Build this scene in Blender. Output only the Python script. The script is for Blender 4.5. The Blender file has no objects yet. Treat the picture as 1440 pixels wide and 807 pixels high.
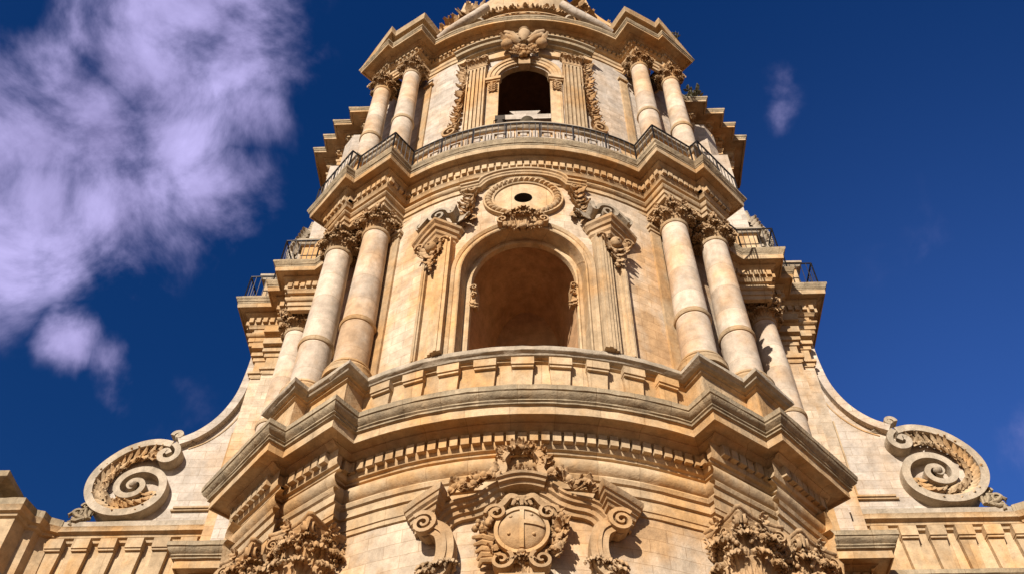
import bpy, math, random
from mathutils import Vector, Matrix
R_ = math.radians
PI = math.pi
rnd = random.Random(7)
SC = bpy.context.scene
COL = SC.collection

# ------------------------------------------------------------------ camera
cd = bpy.data.cameras.new('camera')
cam = bpy.data.objects.new('camera', cd)
COL.objects.link(cam)
SC.camera = cam
th, ps, ro = R_(51.507), R_(-3.081), R_(1.029)
fw = Vector((math.sin(ps)*math.cos(th), math.cos(ps)*math.cos(th), math.sin(th)))
rt = Vector((math.cos(ps), -math.sin(ps), 0))
up = rt.cross(fw)
r2 = rt*math.cos(ro) + up*math.sin(ro)
u2 = -rt*math.sin(ro) + up*math.cos(ro)
cam.matrix_world = Matrix(((r2.x, u2.x, -fw.x, 0.7645), (r2.y, u2.y, -fw.y, 0.0), (r2.z, u2.z, -fw.z, 0.0), (0, 0, 0, 1)))
cd.sensor_width = 36.0
cd.lens = 36.0*1400/1440
cd.clip_start = 0.1
cd.clip_end = 6000

# ------------------------------------------------------------------ sun, sky, exposure
SUN_EL, SUN_AZ = R_(29), R_(19)          # azimuth: to the left of the viewer's back
sd = Vector((-math.sin(SUN_AZ)*math.cos(SUN_EL), -math.cos(SUN_AZ)*math.cos(SUN_EL), math.sin(SUN_EL)))
sl = bpy.data.lights.new('sun', 'SUN')
sl.energy = 5.0
sl.angle = R_(0.5)
sl.color = (1.0, 0.94, 0.89)
so = bpy.data.objects.new('sun', sl)
COL.objects.link(so)
so.rotation_euler = (-sd).to_track_quat('-Z', 'Y').to_euler()
so.location = sd*80

W = bpy.data.worlds.new('World')
SC.world = W
W.use_nodes = True
wt = W.node_tree
wt.nodes.clear()
def wn(t, **k):
    n = wt.nodes.new(t)
    for a, b in k.items():
        setattr(n, a, b)
    return n
wl = wt.links.new
sky = wn('ShaderNodeTexSky', sky_type='NISHITA')
sky.sun_disc = False
sky.sun_elevation = SUN_EL
sky.sun_rotation = math.atan2(sd.x, sd.y)
sky.altitude = 300
sky.air_density = 1.0
sky.dust_density = 0.9
sky.ozone_density = 3.0
hs = wn('ShaderNodeHueSaturation')
hs.inputs['Hue'].default_value = 0.518
hs.inputs['Saturation'].default_value = 1.365
hs.inputs['Value'].default_value = 0.465
wl(sky.outputs[0], hs.inputs['Color'])
# clouds: thin broken cumulus in the real directions of the sky
tc = wn('ShaderNodeTexCoord')
CLOUDS = []
def cloud_dir(px, py):
    d = fw*1400 + r2*(px-720) + u2*(403.5-py)
    return d.normalized()
def vmath(op, a, b=None):
    n = wn('ShaderNodeVectorMath', operation=op)
    if a is not None: wl(a, n.inputs[0])
    if b is not None:
        if isinstance(b, (tuple, Vector)): n.inputs[1].default_value = b
        else: wl(b, n.inputs[1])
    return n
def fmath(op, a, b=None, c=None, clamp=False):
    n = wn('ShaderNodeMath', operation=op)
    n.use_clamp = clamp
    for i, v in enumerate((a, b, c)):
        if v is None: continue
        if isinstance(v, (int, float)): n.inputs[i].default_value = v
        else: wl(v, n.inputs[i])
    return n.outputs[0]
warp = wn('ShaderNodeTexNoise')
warp.inputs['Scale'].default_value = 5.0
warp.inputs['Detail'].default_value = 5.0
wl(tc.outputs['Generated'], warp.inputs['Vector'])
wc = vmath('SUBTRACT', warp.outputs['Color'], (0.5, 0.5, 0.5))
wsc = wn('ShaderNodeVectorMath', operation='SCALE')
wsc.inputs['Scale'].default_value = 0.16
wl(wc.outputs[0], wsc.inputs[0])
wadd = vmath('ADD', tc.outputs['Generated'], wsc.outputs[0])
mask = None
for px, py, rad, amp in ((290, 5, 0.095, 1.0), (345, 85, 0.08, 1.0), (230, 90, 0.09, 1.0), (345, 165, 0.065, 0.95), (120, 165, 0.095, 1.0), (235, 185, 0.085, 0.95), (20, 190, 0.10, 1.0),
                         (60, 280, 0.095, 1.0), (170, 275, 0.09, 0.95), (285, 280, 0.075, 0.85), (15, 365, 0.065, 0.9), (105, 340, 0.055, 0.8), (205, 335, 0.06, 0.7), (128, 468, 0.038, 1.0), (172, 492, 0.034, 0.95),
                         (-100, 220, 0.16, 1.0), (-60, 330, 0.1, 1.0), (290, -90, 0.11, 1.0), (1100, 145, 0.024, 0.36), (1098, 190, 0.024, 0.36), (1300, 340, 0.05, 0.08), (210, 575, 0.06, 0.2), (1440, 670, 0.05, 0.25)):
    ds = wn('ShaderNodeVectorMath', operation='DISTANCE')
    wl(wadd.outputs[0], ds.inputs[0])
    ds.inputs[1].default_value = cloud_dir(px, py)
    v = fmath('MULTIPLY_ADD', ds.outputs['Value'], -amp/(rad*1.25), amp, clamp=True)
    mask = v if mask is None else fmath('MAXIMUM', mask, v)
cn = wn('ShaderNodeTexNoise')
cn.inputs['Scale'].default_value = 8.0
cn.inputs['Detail'].default_value = 9.0
cn.inputs['Roughness'].default_value = 0.60
cn.inputs['Distortion'].default_value = 0.35
mpv = wn('ShaderNodeMapping')
mpv.inputs['Rotation'].default_value = (0.3, 0.5, 0.4)
mpv.inputs['Scale'].default_value = (1.15, 1.0, 1.1)
wl(tc.outputs['Generated'], mpv.inputs[0])
wl(mpv.outputs[0], cn.inputs['Vector'])
cn2 = wn('ShaderNodeTexNoise')
cn2.inputs['Scale'].default_value = 6.0
cn2.inputs['Detail'].default_value = 6.0
cn2.inputs['Roughness'].default_value = 0.55
wl(mpv.outputs[0], cn2.inputs['Vector'])
nz = fmath('ADD', fmath('MULTIPLY', cn.outputs['Fac'], 2.9), fmath('MULTIPLY', cn2.outputs['Fac'], 1.5))
dens = fmath('ADD', fmath('MULTIPLY', mask, 1.75), fmath('ADD', nz, -2.50))
sm = wn('ShaderNodeMapRange', interpolation_type='SMOOTHSTEP')
sm.inputs['From Min'].default_value = -0.05
sm.inputs['From Max'].default_value = 1.2
wl(dens, sm.inputs['Value'])
dens = fmath('MULTIPLY', sm.outputs[0], fmath('MULTIPLY', mask, 2.2, clamp=True), clamp=True)
dens = fmath('MULTIPLY', dens, 0.97)
gl = vmath('DOT_PRODUCT', tc.outputs['Generated'], cloud_dir(1500, 900))
gfac = fmath('MULTIPLY', fmath('POWER', fmath('MAXIMUM', gl.outputs['Value'], 0.0), 12.0), 0.85)
gmix = wn('ShaderNodeMixRGB')
gmix.blend_type = 'ADD'
wl(gfac, gmix.inputs['Fac'])
wl(hs.outputs[0], gmix.inputs['Color1'])
gmix.inputs['Color2'].default_value = (0.24, 0.52, 1.75, 1)
cmix = wn('ShaderNodeMixRGB')
wl(dens, cmix.inputs['Fac'])
wl(gmix.outputs[0], cmix.inputs['Color1'])
csh = wn('ShaderNodeMixRGB')
cshf = wn('ShaderNodeMapRange')
cshf.inputs['From Min'].default_value = 0.35
cshf.inputs['From Max'].default_value = 0.68
wl(cn.outputs['Fac'], cshf.inputs['Value'])
wl(cshf.outputs[0], csh.inputs['Fac'])
csh.inputs['Color1'].default_value = (1.55, 1.42, 2.9, 1)
csh.inputs['Color2'].default_value = (3.7, 3.35, 6.0, 1)
wl(csh.outputs[0], cmix.inputs['Color2'])
bg = wn('ShaderNodeBackground')
bg.inputs['Strength'].default_value = 0.10
wl(cmix.outputs[0], bg.inputs['Color'])
wo = wn('ShaderNodeOutputWorld')
wl(bg.outputs[0], wo.inputs['Surface'])

SC.view_settings.view_transform = 'Standard'
SC.view_settings.look = 'None'
SC.view_settings.exposure = 0.68
SC.view_settings.gamma = 1.0
SC.view_settings.use_curve_mapping = False
SC.render.engine = 'CYCLES'
SC.cycles.max_bounces = 8
SC.cycles.diffuse_bounces = 5

# ------------------------------------------------------------------ materials
def ramp(nt, fac, stops):
    n = nt.nodes.new('ShaderNodeValToRGB')
    e = n.color_ramp.elements
    while len(e) < len(stops):
        e.new(0.5)
    for el, (p, c) in zip(e, stops):
        el.position = p
        el.color = (*c, 1) if len(c) == 3 else c
    nt.links.new(fac, n.inputs[0])
    return n.outputs[0]

def stone(name, base, warm, grey, brick=False, grime=0.25, patina=0.5, bump=0.35, lichen=0.0, fine=22.0, bw=1.05, bh=0.42):
    """limestone: ashlar blocks (optional), ochre patina patches, dark grey weathering with drips"""
    m = bpy.data.materials.new(name)
    m.use_nodes = True
    nt = m.node_tree
    N, Lk = nt.nodes, nt.links.new
    b = N['Principled BSDF']
    b.inputs['Roughness'].default_value = 0.9
    b.inputs['Specular IOR Level'].default_value = 0.15
    geo = N.new('ShaderNodeTexCoord')
    def noise(scale, detail=5, rough=0.6, sc=(1, 1, 1), off=0.0):
        mp = N.new('ShaderNodeMapping')
        mp.inputs['Scale'].default_value = sc
        mp.inputs['Location'].default_value = (off, off*0.7, off*1.3)
        gg = N.new('ShaderNodeNewGeometry')
        Lk(gg.outputs['Position'], mp.inputs[0])
        n = N.new('ShaderNodeTexNoise')
        n.inputs['Scale'].default_value = scale
        n.inputs['Detail'].default_value = detail
        n.inputs['Roughness'].default_value = rough
        Lk(mp.outputs[0], n.inputs['Vector'])
        return n.outputs['Fac']
    def mix(fac, a, c, mode='MIX'):
        n = N.new('ShaderNodeMixRGB')
        n.blend_type = mode
        if isinstance(fac, float): n.inputs[0].default_value = fac
        else: Lk(fac, n.inputs[0])
        for i, v in ((1, a), (2, c)):
            if isinstance(v, tuple): n.inputs[i].default_value = (*v, 1)
            else: Lk(v, n.inputs[i])
        return n.outputs[0]
    p1 = ramp(nt, noise(0.55, 4, 0.6, (1, 1, 0.7)), [(0.44, (0, 0, 0)), (0.62, (1, 1, 1))])
    f1 = N.new('ShaderNodeMath'); f1.operation = 'MULTIPLY'; f1.inputs[1].default_value = patina
    Lk(p1, f1.inputs[0])
    c = mix(f1.outputs[0], base, warm)
    p2 = ramp(nt, noise(2.6, 6, 0.65, (1, 1, 1), 5.0), [(0.35, (0.80, 0.79, 0.77)), (0.62, (1.12, 1.11, 1.09))])
    c = mix(1.0, c, p2, 'MULTIPLY')
    hgt = None
    if brick:
        br = N.new('ShaderNodeTexBrick')
        br.offset = 0.5
        br.inputs['Scale'].default_value = 1.0
        br.inputs['Brick Width'].default_value = bw
        br.inputs['Row Height'].default_value = bh
        br.inputs['Mortar Size'].default_value = 0.012
        br.inputs['Mortar Smooth'].default_value = 0.3
        br.inputs['Bias'].default_value = 0.0
        br.inputs['Color1'].default_value = (0.82, 0.79, 0.75, 1)
        br.inputs['Color2'].default_value = (1.16, 1.13, 1.08, 1)
        br.inputs['Mortar'].default_value = (0.70, 0.62, 0.52, 1)
        # uneven joints: warp the uv a little
        wv = N.new('ShaderNodeTexNoise'); wv.inputs['Scale'].default_value = 0.9; wv.inputs['Detail'].default_value = 2
        Lk(geo.outputs['UV'], wv.inputs['Vector'])
        sb = N.new('ShaderNodeVectorMath'); sb.operation = 'SCALE'; sb.inputs['Scale'].default_value = 0.05
        Lk(wv.outputs['Color'], sb.inputs[0])
        ad = N.new('ShaderNodeVectorMath'); ad.operation = 'ADD'
        Lk(geo.outputs['UV'], ad.inputs[0]); Lk(sb.outputs[0], ad.inputs[1])
        Lk(ad.outputs[0], br.inputs['Vector'])
        c = mix(0.8, c, br.outputs['Color'], 'MULTIPLY')
        hgt = br.outputs['Fac']
    # streaky run-off stains
    st = ramp(nt, noise(1.7, 6, 0.7, (1, 1, 0.22), 11.0), [(0.50, (0, 0, 0)), (0.74, (1, 1, 1))])
    f2 = N.new('ShaderNodeMath'); f2.operation = 'MULTIPLY'; f2.inputs[1].default_value = grime
    Lk(st, f2.inputs[0])
    c = mix(f2.outputs[0], c, grey)
    if lichen > 0:
        li = ramp(nt, noise(3.2, 8, 0.72, (1, 1, 0.45), 3.0), [(0.36, (0, 0, 0)), (0.60, (1, 1, 1))])
        f3 = N.new('ShaderNodeMath'); f3.operation = 'MULTIPLY'; f3.inputs[1].default_value = lichen
        Lk(li, f3.inputs[0])
        c = mix(f3.outputs[0], c, (0.10, 0.083, 0.055))
    # fine pitting
    pit = ramp(nt, noise(fine, 4, 0.7), [(0.30, (0.78, 0.76, 0.73)), (0.50, (1, 1, 1))])
    c = mix(0.8, c, pit, 'MULTIPLY')
    oi = N.new('ShaderNodeObjectInfo')
    mr = N.new('ShaderNodeMapRange')
    mr.inputs['To Min'].default_value = 0.91
    mr.inputs['To Max'].default_value = 1.05
    Lk(oi.outputs['Random'], mr.inputs['Value'])
    c = mix(1.0, c, mr.outputs[0], 'MULTIPLY')
    Lk(c, b.inputs['Base Color'])
    h = N.new('ShaderNodeMath'); h.operation = 'MULTIPLY_ADD'
    Lk(noise(fine*0.5, 7, 0.7), h.inputs[0]); h.inputs[1].default_value = 1.0
    n5 = N.new('ShaderNodeMath'); n5.operation = 'MULTIPLY'; n5.inputs[1].default_value = 1.6
    Lk(noise(3.0, 5, 0.6, off=2.0), n5.inputs[0])
    Lk(n5.outputs[0], h.inputs[2])
    hh = h.outputs[0]
    if hgt is not None:
        k = N.new('ShaderNodeMath'); k.operation = 'MULTIPLY_ADD'; k.inputs[1].default_value = -0.55
        Lk(hgt, k.inputs[0]); Lk(hh, k.inputs[2])
        hh = k.outputs[0]
    bp = N.new('ShaderNodeBump')
    bp.inputs['Strength'].default_value = bump
    bp.inputs['Distance'].default_value = 0.05
    Lk(hh, bp.inputs['Height'])
    Lk(bp.outputs[0], b.inputs['Normal'])
    return m

PALE, OCHRE, GREY = (0.49, 0.395, 0.285), (0.46, 0.25, 0.085), (0.15, 0.10, 0.06)
M_wall = stone('ashlar_limestone', PALE, OCHRE, GREY, brick=True, patina=0.65, grime=0.34)
M_mould = stone('moulded_limestone', (0.46, 0.34, 0.205), OCHRE, GREY, brick=True, patina=0.7, grime=0.42, bump=0.4, bw=1.35, bh=60.0)
M_shaft = stone('column_limestone', (0.49, 0.405, 0.31), (0.46, 0.29, 0.15), (0.22, 0.15, 0.09), brick=True, patina=0.75, grime=0.4, bump=0.25, bw=60.0, bh=1.32)
M_carve = stone('carved_limestone', (0.40, 0.265, 0.14), (0.38, 0.20, 0.07), (0.11, 0.065, 0.035), patina=0.7, grime=0.45, bump=0.5)
M_warm = stone('ochre_limestone', (0.40, 0.28, 0.16), (0.40, 0.22, 0.085), (0.14, 0.10, 0.06), patina=0.7, grime=0.4, bump=0.45)
M_grey = stone('weathered_limestone', (0.39, 0.31, 0.20), (0.34, 0.23, 0.12), (0.09, 0.075, 0.055), patina=0.5, grime=0.5, bump=0.6, lichen=0.36, brick=True, bw=1.15, bh=60.0)
M_pale = stone('pale_limestone', (0.455, 0.395, 0.325), (0.43, 0.30, 0.18), (0.2, 0.16, 0.11), brick=True, patina=0.5, grime=0.25)
M_scroll = stone('scroll_limestone', (0.43, 0.35, 0.25), (0.35, 0.26, 0.16), (0.12, 0.10, 0.07), patina=0.5, grime=0.5, bump=0.5, lichen=0.25)
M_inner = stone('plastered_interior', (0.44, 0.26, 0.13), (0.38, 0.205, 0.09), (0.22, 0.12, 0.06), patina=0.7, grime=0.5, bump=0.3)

def plain(name, colr, rough=0.6, metal=0.0, var=0.3):
    m = bpy.data.materials.new(name)
    m.use_nodes = True
    nt = m.node_tree
    b = nt.nodes['Principled BSDF']
    b.inputs['Roughness'].default_value = rough
    b.inputs['Metallic'].default_value = metal
    n = nt.nodes.new('ShaderNodeTexNoise')
    n.inputs['Scale'].default_value = 6.0
    n.inputs['Detail'].default_value = 5.0
    c = ramp(nt, n.outputs['Fac'], [(0.3, tuple(v*(1-var) for v in colr)), (0.7, tuple(v*(1+var) for v in colr))])
    nt.links.new(c, b.inputs['Base Color'])
    return m
M_iron = plain('wrought_iron', (0.022, 0.017, 0.013), 0.55, 0.4)
M_bronze = plain('bell_bronze', (0.12, 0.09, 0.05), 0.45, 0.8)
M_leaf = plain('weed_leaves', (0.13, 0.115, 0.055), 0.7, 0.0, 0.5)
M_ground = plain('warm_bounce_paving', (0.15, 0.072, 0.027), 0.9, 0.0, 0.15)  # unseen paving; reddish brown chosen for the warm bounce onto the soffits
M_dark = stone('shade_dark_interior', (0.15, 0.075, 0.04), (0.10, 0.045, 0.025), (0.05, 0.03, 0.02), patina=0.7, grime=0.6)  # shade inside the bell chamber is put into this darker base colour
M_hole = plain('hole_shade_lamp_dark', (0.05, 0.035, 0.02), 0.95)  # oculus hole: shade put into the colour; lamp housing: its own dark

# ------------------------------------------------------------------ mesh helpers
def ident(p):
    return p
class MB:
    def __init__(s, xf=None):
        s.v, s.f, s.uv, s.xf = [], [], [], xf
    def vert(s, p):
        s.v.append(tuple(s.xf(*p)) if s.xf else tuple(p))
        return len(s.v)-1
    def face(s, ids, uv=None):
        s.f.append(tuple(ids)); s.uv.append(uv)
    def quadgrid(s, rows, uvs=None, closed=False):
        ids = [[s.vert(p) for p in r] for r in rows]
        for i in range(len(ids)-1):
            n = len(ids[i])
            for j in range(n if closed else n-1):
                k = (j+1) % n
                u = None
                if uvs:
                    u = (uvs[i][j], uvs[i][k], uvs[i+1][k], uvs[i+1][j])
                s.face((ids[i][j], ids[i][k], ids[i+1][k], ids[i+1][j]), u)
        return ids
    def box(s, x0, x1, y0, y1, z0, z1, taper=0.0, tx=0.0):
        # taper: narrowing of the lower end in x
        t = taper
        p = [(x0+t, y0, z0), (x1-t, y0, z0), (x1-t, y1, z0), (x0+t, y1, z0), (x0, y0, z1), (x1, y0, z1), (x1, y1, z1), (x0, y1, z1)]
        i = [s.vert(q) for q in p]
        for q in ((0, 3, 2, 1), (4, 5, 6, 7), (0, 1, 5, 4), (1, 2, 6, 5), (2, 3, 7, 6), (3, 0, 4, 7)):
            s.face([i[k] for k in q])
    def obox(s, c, ax, ay, az, hx, hy, hz):
        # oriented box, half sizes
        c = Vector(c)
        i = []
        for dz in (-1, 1):
            for dx, dy in ((-1, -1), (1, -1), (1, 1), (-1, 1)):
                i.append(s.vert(c + ax*hx*dx + ay*hy*dy + az*hz*dz))
        for q in ((0, 3, 2, 1), (4, 5, 6, 7), (0, 1, 5, 4), (1, 2, 6, 5), (2, 3, 7, 6), (3, 0, 4, 7)):
            s.face([i[k] for k in q])
    def ball(s, c, rx, ry=None, rz=None, n=8, m=5):
        ry = rx if ry is None else ry
        rz = rx if rz is None else rz
        rows = []
        for i in range(m+1):
            a = PI*i/m
            rows.append([(c[0]+rx*math.sin(a)*math.cos(2*PI*j/n), c[1]+ry*math.sin(a)*math.sin(2*PI*j/n), c[2]+rz*math.cos(a)) for j in range(n)])
        s.quadgrid(rows, closed=True)
    def lathe(s, prof, n=32, c=(0, 0, 0), caps=True):
        rows = [[(c[0]+r*math.cos(2*PI*j/n), c[1]+r*math.sin(2*PI*j/n), c[2]+z) for j in range(n)] for r, z in prof]
        uvs = [[(j*2*PI*prof[0][0]/n, z) for j in range(n)] for r, z in prof]
        ids = s.quadgrid(rows, uvs, closed=True)
        if caps:
            s.face(ids[-1]); s.face(ids[0][::-1])
    def tube(s, pts, r, n=6, taper=None):
        pts = [Vector(p) for p in pts]
        rows = []
        for i, p in enumerate(pts):
            t = (pts[min(i+1, len(pts)-1)]-pts[max(i-1, 0)])
            if t.length < 1e-9: t = Vector((0, 0, 1))
            t.normalize()
            a = t.orthogonal() if abs(t.z) > 0.95 else t.cross(Vector((0, 0, 1)))
            a.normalize()
            b = t.cross(a)
            rr = r if taper is None else r*taper[i]
            rows.append([p + a*rr*math.cos(2*PI*j/n) + b*rr*math.sin(2*PI*j/n) for j in range(n)])
        ids = s.quadgrid(rows, closed=True)
        s.face(ids[0][::-1]); s.face(ids[-1])
    def ribbon(s, pts, ex, w, t, prof=None, ws=None):
        """band of width w along axis ex (unit vector), thickness t in the plane across the path; prof = [(across, along ex)] section"""
        pts = [Vector(p) for p in pts]
        ex = Vector(ex)
        rows = []
        for i, p in enumerate(pts):
            tg = pts[min(i+1, len(pts)-1)]-pts[max(i-1, 0)]
            tg.normalize()
            nn = ex.cross(tg)
            if nn.length < 1e-6: nn = Vector((1, 0, 0))
            nn.normalize()
            k = 1.0 if ws is None else ws[i]
            sec = prof or [(-t/2, 0), (t/2, 0), (t/2, w), (-t/2, w)]
            rows.append([p + nn*a*k + ex*b for a, b in sec])
        ids = s.quadgrid(rows, closed=True)
        s.face(ids[0][::-1]); s.face(ids[-1])
    def leaf(s, base, up, out, h, w, curl=0.6, lobes=4, th=0.03, lean=0.15):
        """acanthus leaf: rises along up, curls over along out; lobed edge, raised rib"""
        base, up, out = Vector(base), Vector(up).normalized(), Vector(out).normalized()
        side = up.cross(out).normalized()
        nv, nu = 9, 5
        fr, bk = [], []
        ang = PI/2 - lean
        x = z = 0.0
        step = h/nv
        for i in range(nv+1):
            v = i/nv
            wd = w*0.5*(0.55+0.75*math.sin(PI*min(1, v*0.9+0.1))**0.8)*(1-0.30*abs(math.sin(lobes*PI*v)))
            if v > 0.85: wd *= 0.7
            o2 = math.cos(ang); u3 = math.sin(ang)
            nrm = out*u3 - up*o2
            ctr = base + out*x + up*z
            rf, rb = [], []
            for j in range(nu):
                q = (j/(nu-1)-0.5)*2
                dz = 0.35*wd*(1-abs(q))*0.5 - 0.28*wd*q*q
                if j in (1, 3): dz -= 0.10*wd
                rf.append(ctr + side*q*wd + nrm*dz)
                rb.append(ctr + side*q*wd*0.92 + nrm*(dz-th))
            fr.append(rf); bk.append(rb)
            x += step*math.cos(ang); z += step*math.sin(ang)
            ang -= curl*PI/nv*(0.15+3.6*v**3)
        rows = [a + b[::-1] for a, b in zip(fr, bk)]
        ids = s.quadgrid(rows, closed=True)
        s.face(ids[-1]); s.face(ids[0][::-1])
    def flower(s, c, out, r, n=6):
        out = Vector(out).normalized()
        a = out.orthogonal().normalized(); b = out.cross(a)
        c = Vector(c)
        for k in range(n):
            t = 2*PI*k/n
            d = a*math.cos(t)+b*math.sin(t)
            s.leaf(c+d*r*0.1, d*0.9+out*0.5, out-d*0.3, r, r*0.75, 0.35, 2, 0.02)
        s.ball(c+out*r*0.2, r*0.25, n=6, m=4)
    def spiral(s, c, ea, eb, ex, r0, turns, w, t, start=0.0, sgn=1, rmin=0.1, n=None):
        c, ea, eb = Vector(c), Vector(ea), Vector(eb)
        n = n or int(14*turns)+6
        pts, ws = [], []
        for i in range(n+1):
            k = i/n
            r = r0*((1-k)**1.0*(1-rmin)+rmin)
            a = start + sgn*2*PI*turns*k
            pts.append(c + ea*r*math.cos(a) + eb*r*math.sin(a))
            ws.append(1-0.55*k)
        s.ribbon(pts, ex, w, t, ws=ws)
        s.ball(c+Vector(ex)*w*0.5, r0*0.2, n=6, m=4) if abs(Vector(ex).length) > 0 else None
    def build(s, name, mat, parent=None, smooth=None, local=False):
        me = bpy.data.meshes.new(name)
        off = Vector((0, 0, 0))
        if parent is not None and not local: off = wloc(parent)
        vs = [(x-off.x, y-off.y, z-off.z) for x, y, z in s.v]
        me.from_pydata(vs, [], s.f)
        if any(u is not None for u in s.uv):
            ul = me.uv_layers.new(name='UVMap')
            k = 0
            dat = []
            for f, u in zip(s.f, s.uv):
                for j in range(len(f)):
                    if u is not None: dat += [u[j][0], u[j][1]]
                    else:
                        p = s.v[f[j]]
                        dat += [p[0]+0.3*p[1], p[2]]
            ul.data.foreach_set('uv', dat)
        elif mat in (M_wall, M_pale, M_shaft, M_mould, M_grey):
            ul = me.uv_layers.new(name='UVMap')
            dat = []
            for f in s.f:
                for j in f:
                    p = s.v[j]
                    dat += [p[0]+0.5*p[1], p[2]]
            ul.data.foreach_set('uv', dat)
        me.validate()
        me.materials.append(mat)
        if smooth is not None:
            me.polygons.foreach_set('use_smooth', [True]*len(me.polygons))
            me.set_sharp_from_angle(angle=R_(smooth))
        o = bpy.data.objects.new(name, me)
        COL.objects.link(o)
        if parent is not None: o.parent = parent
        return o
def wloc(o):
    l = Vector((0, 0, 0))
    while o is not None:
        l = l + o.location
        o = o.parent
    return l
def empty(name, loc, parent=None, rz=0.0):
    o = bpy.data.objects.new(name, None)
    o.empty_display_size = 0.5
    COL.objects.link(o)
    o.parent = parent
    o.location = Vector(loc) - (wloc(parent) if parent else Vector((0, 0, 0)))
    o.rotation_euler = (0, 0, rz)
    return o
def tag(o, label=None, cat=None, group=None, kind=None):
    if label: o['label'] = label
    if cat: o['category'] = cat
    if group: o['group'] = group
    if kind: o['kind'] = kind
    return o
def copy_tree(o, parent=None):
    c = o.copy(); COL.objects.link(c); c.parent = parent
    for ch in list(o.children): copy_tree(ch, c)
    return c

# sweep a moulding profile along a plan polyline (mitred); outward is to the right of travel
def subdiv(plan, step):
    out = [plan[0]]
    for a, b in zip(plan[:-1], plan[1:]):
        L = math.hypot(b[0]-a[0], b[1]-a[1])
        n = max(1, int(L/step))
        for i in range(1, n+1):
            t = i/n
            out.append(tuple(a[k]+(b[k]-a[k])*t for k in range(len(a))))
    return out
def miters(plan):
    n = len(plan)
    M = []
    def nrm(a, b):
        dx, dy = b[0]-a[0], b[1]-a[1]
        L = math.hypot(dx, dy) or 1
        return (dy/L, -dx/L)
    for i in range(n):
        n1 = nrm(plan[max(i-1, 0)], plan[max(i, 1)] if i > 0 else plan[1])
        n2 = nrm(plan[i], plan[i+1]) if i < n-1 else n1
        if i == 0: n1 = n2
        k = 1+n1[0]*n2[0]+n1[1]*n2[1]
        k = max(k, 0.35)
        M.append(((n1[0]+n2[0])/k, (n1[1]+n2[1])/k))
    return M
def offset(plan, o):
    return [(p[0]+m[0]*o, p[1]+m[1]*o) + tuple(p[2:]) for p, m in zip(plan, miters(plan))]
def sweep(mb, plan, prof, step=0.7, jit=0.006, cap=True):
    pl = subdiv(plan, step)
    M = miters(pl)
    rows, uvs = [], []
    u = 0.0
    pv = [0.0]
    for a, b in zip(prof[:-1], prof[1:]):
        pv.append(pv[-1]+math.hypot(b[0]-a[0], b[1]-a[1]))
    for i, (p, m) in enumerate(zip(pl, M)):
        if i: u += math.hypot(p[0]-pl[i-1][0], p[1]-pl[i-1][1])
        za = p[2] if len(p) > 2 else 0.0
        row = []
        for o, z in prof:
            j = rnd.uniform(-jit, jit)
            row.append((p[0]+m[0]*(o+j), p[1]+m[1]*(o+j), z+za+rnd.uniform(-jit, jit)))
        rows.append(row)
        uvs.append([(u, prof[0][1]+v) for v in pv])
    # rows run along the path: transpose face winding so normals look outward
    ids = [[mb.vert(p) for p in r] for r in rows]
    for i in range(len(ids)-1):
        for j in range(len(prof)-1):
            mb.face((ids[i][j], ids[i+1][j], ids[i+1][j+1], ids[i][j+1]), (uvs[i][j], uvs[i+1][j], uvs[i+1][j+1], uvs[i][j+1]))
    if cap:
        mb.face(ids[0]); mb.face(ids[-1][::-1])
def arc_pts(Y0, R, x1, n):
    t1 = math.asin(x1/R)
    return [(R*math.sin(t1*i/n), Y0+R-R*math.cos(t1*i/n)) for i in range(-n, n+1)]
def full_plan(Y0, R, right, n=16):
    """centre arc up to right[0], then the right-hand points, mirrored to the left"""
    left = [(-x, y) for x, y in right[::-1]]
    return left[:-1] + arc_pts(Y0, R, right[0][0], n) + right[1:]
def along(plan, step, trim=0.0):
    """evenly spaced stations on each straight run / the whole arc: (x, y, tx, ty)"""
    out = []
    runs, cur = [], [plan[0]]
    for i in range(1, len(plan)):
        cur.append(plan[i])
        if i < len(plan)-1:
            a, b, c = plan[i-1], plan[i], plan[i+1]
            t1 = math.atan2(b[1]-a[1], b[0]-a[0]); t2 = math.atan2(c[1]-b[1], c[0]-b[0])
            if abs((t2-t1+PI) % (2*PI)-PI) > 0.3:
                runs.append(cur); cur = [b]
    runs.append(cur)
    for r in runs:
        L = [math.hypot(b[0]-a[0], b[1]-a[1]) for a, b in zip(r[:-1], r[1:])]
        T = sum(L)
        n = max(1, int(round((T-2*trim)/step)))
        for k in range(n+1):
            if T-2*trim <= 0: break
            d = trim + (T-2*trim)*k/n
            i = 0
            while i < len(L)-1 and d > L[i]:
                d -= L[i]; i += 1
            t = d/L[i]
            a, b = r[i], r[i+1]
            out.append((a[0]+(b[0]-a[0])*t, a[1]+(b[1]-a[1])*t, (b[0]-a[0])/L[i], (b[1]-a[1])/L[i]))
    return out

def smooth_path(ctl, k=4):
    out = []
    n = len(ctl)
    for i in range(n-1):
        p0, p1, p2, p3 = ctl[max(i-1, 0)], ctl[i], ctl[i+1], ctl[min(i+2, n-1)]
        for j in range(k):
            t = j/k
            out.append(tuple(0.5*((2*p1[a])+(-p0[a]+p2[a])*t+(2*p0[a]-5*p1[a]+4*p2[a]-p3[a])*t*t+(-p0[a]+3*p1[a]-3*p2[a]+p3[a])*t**3) for a in range(len(p1))))
    out.append(ctl[-1])
    return out

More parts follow.
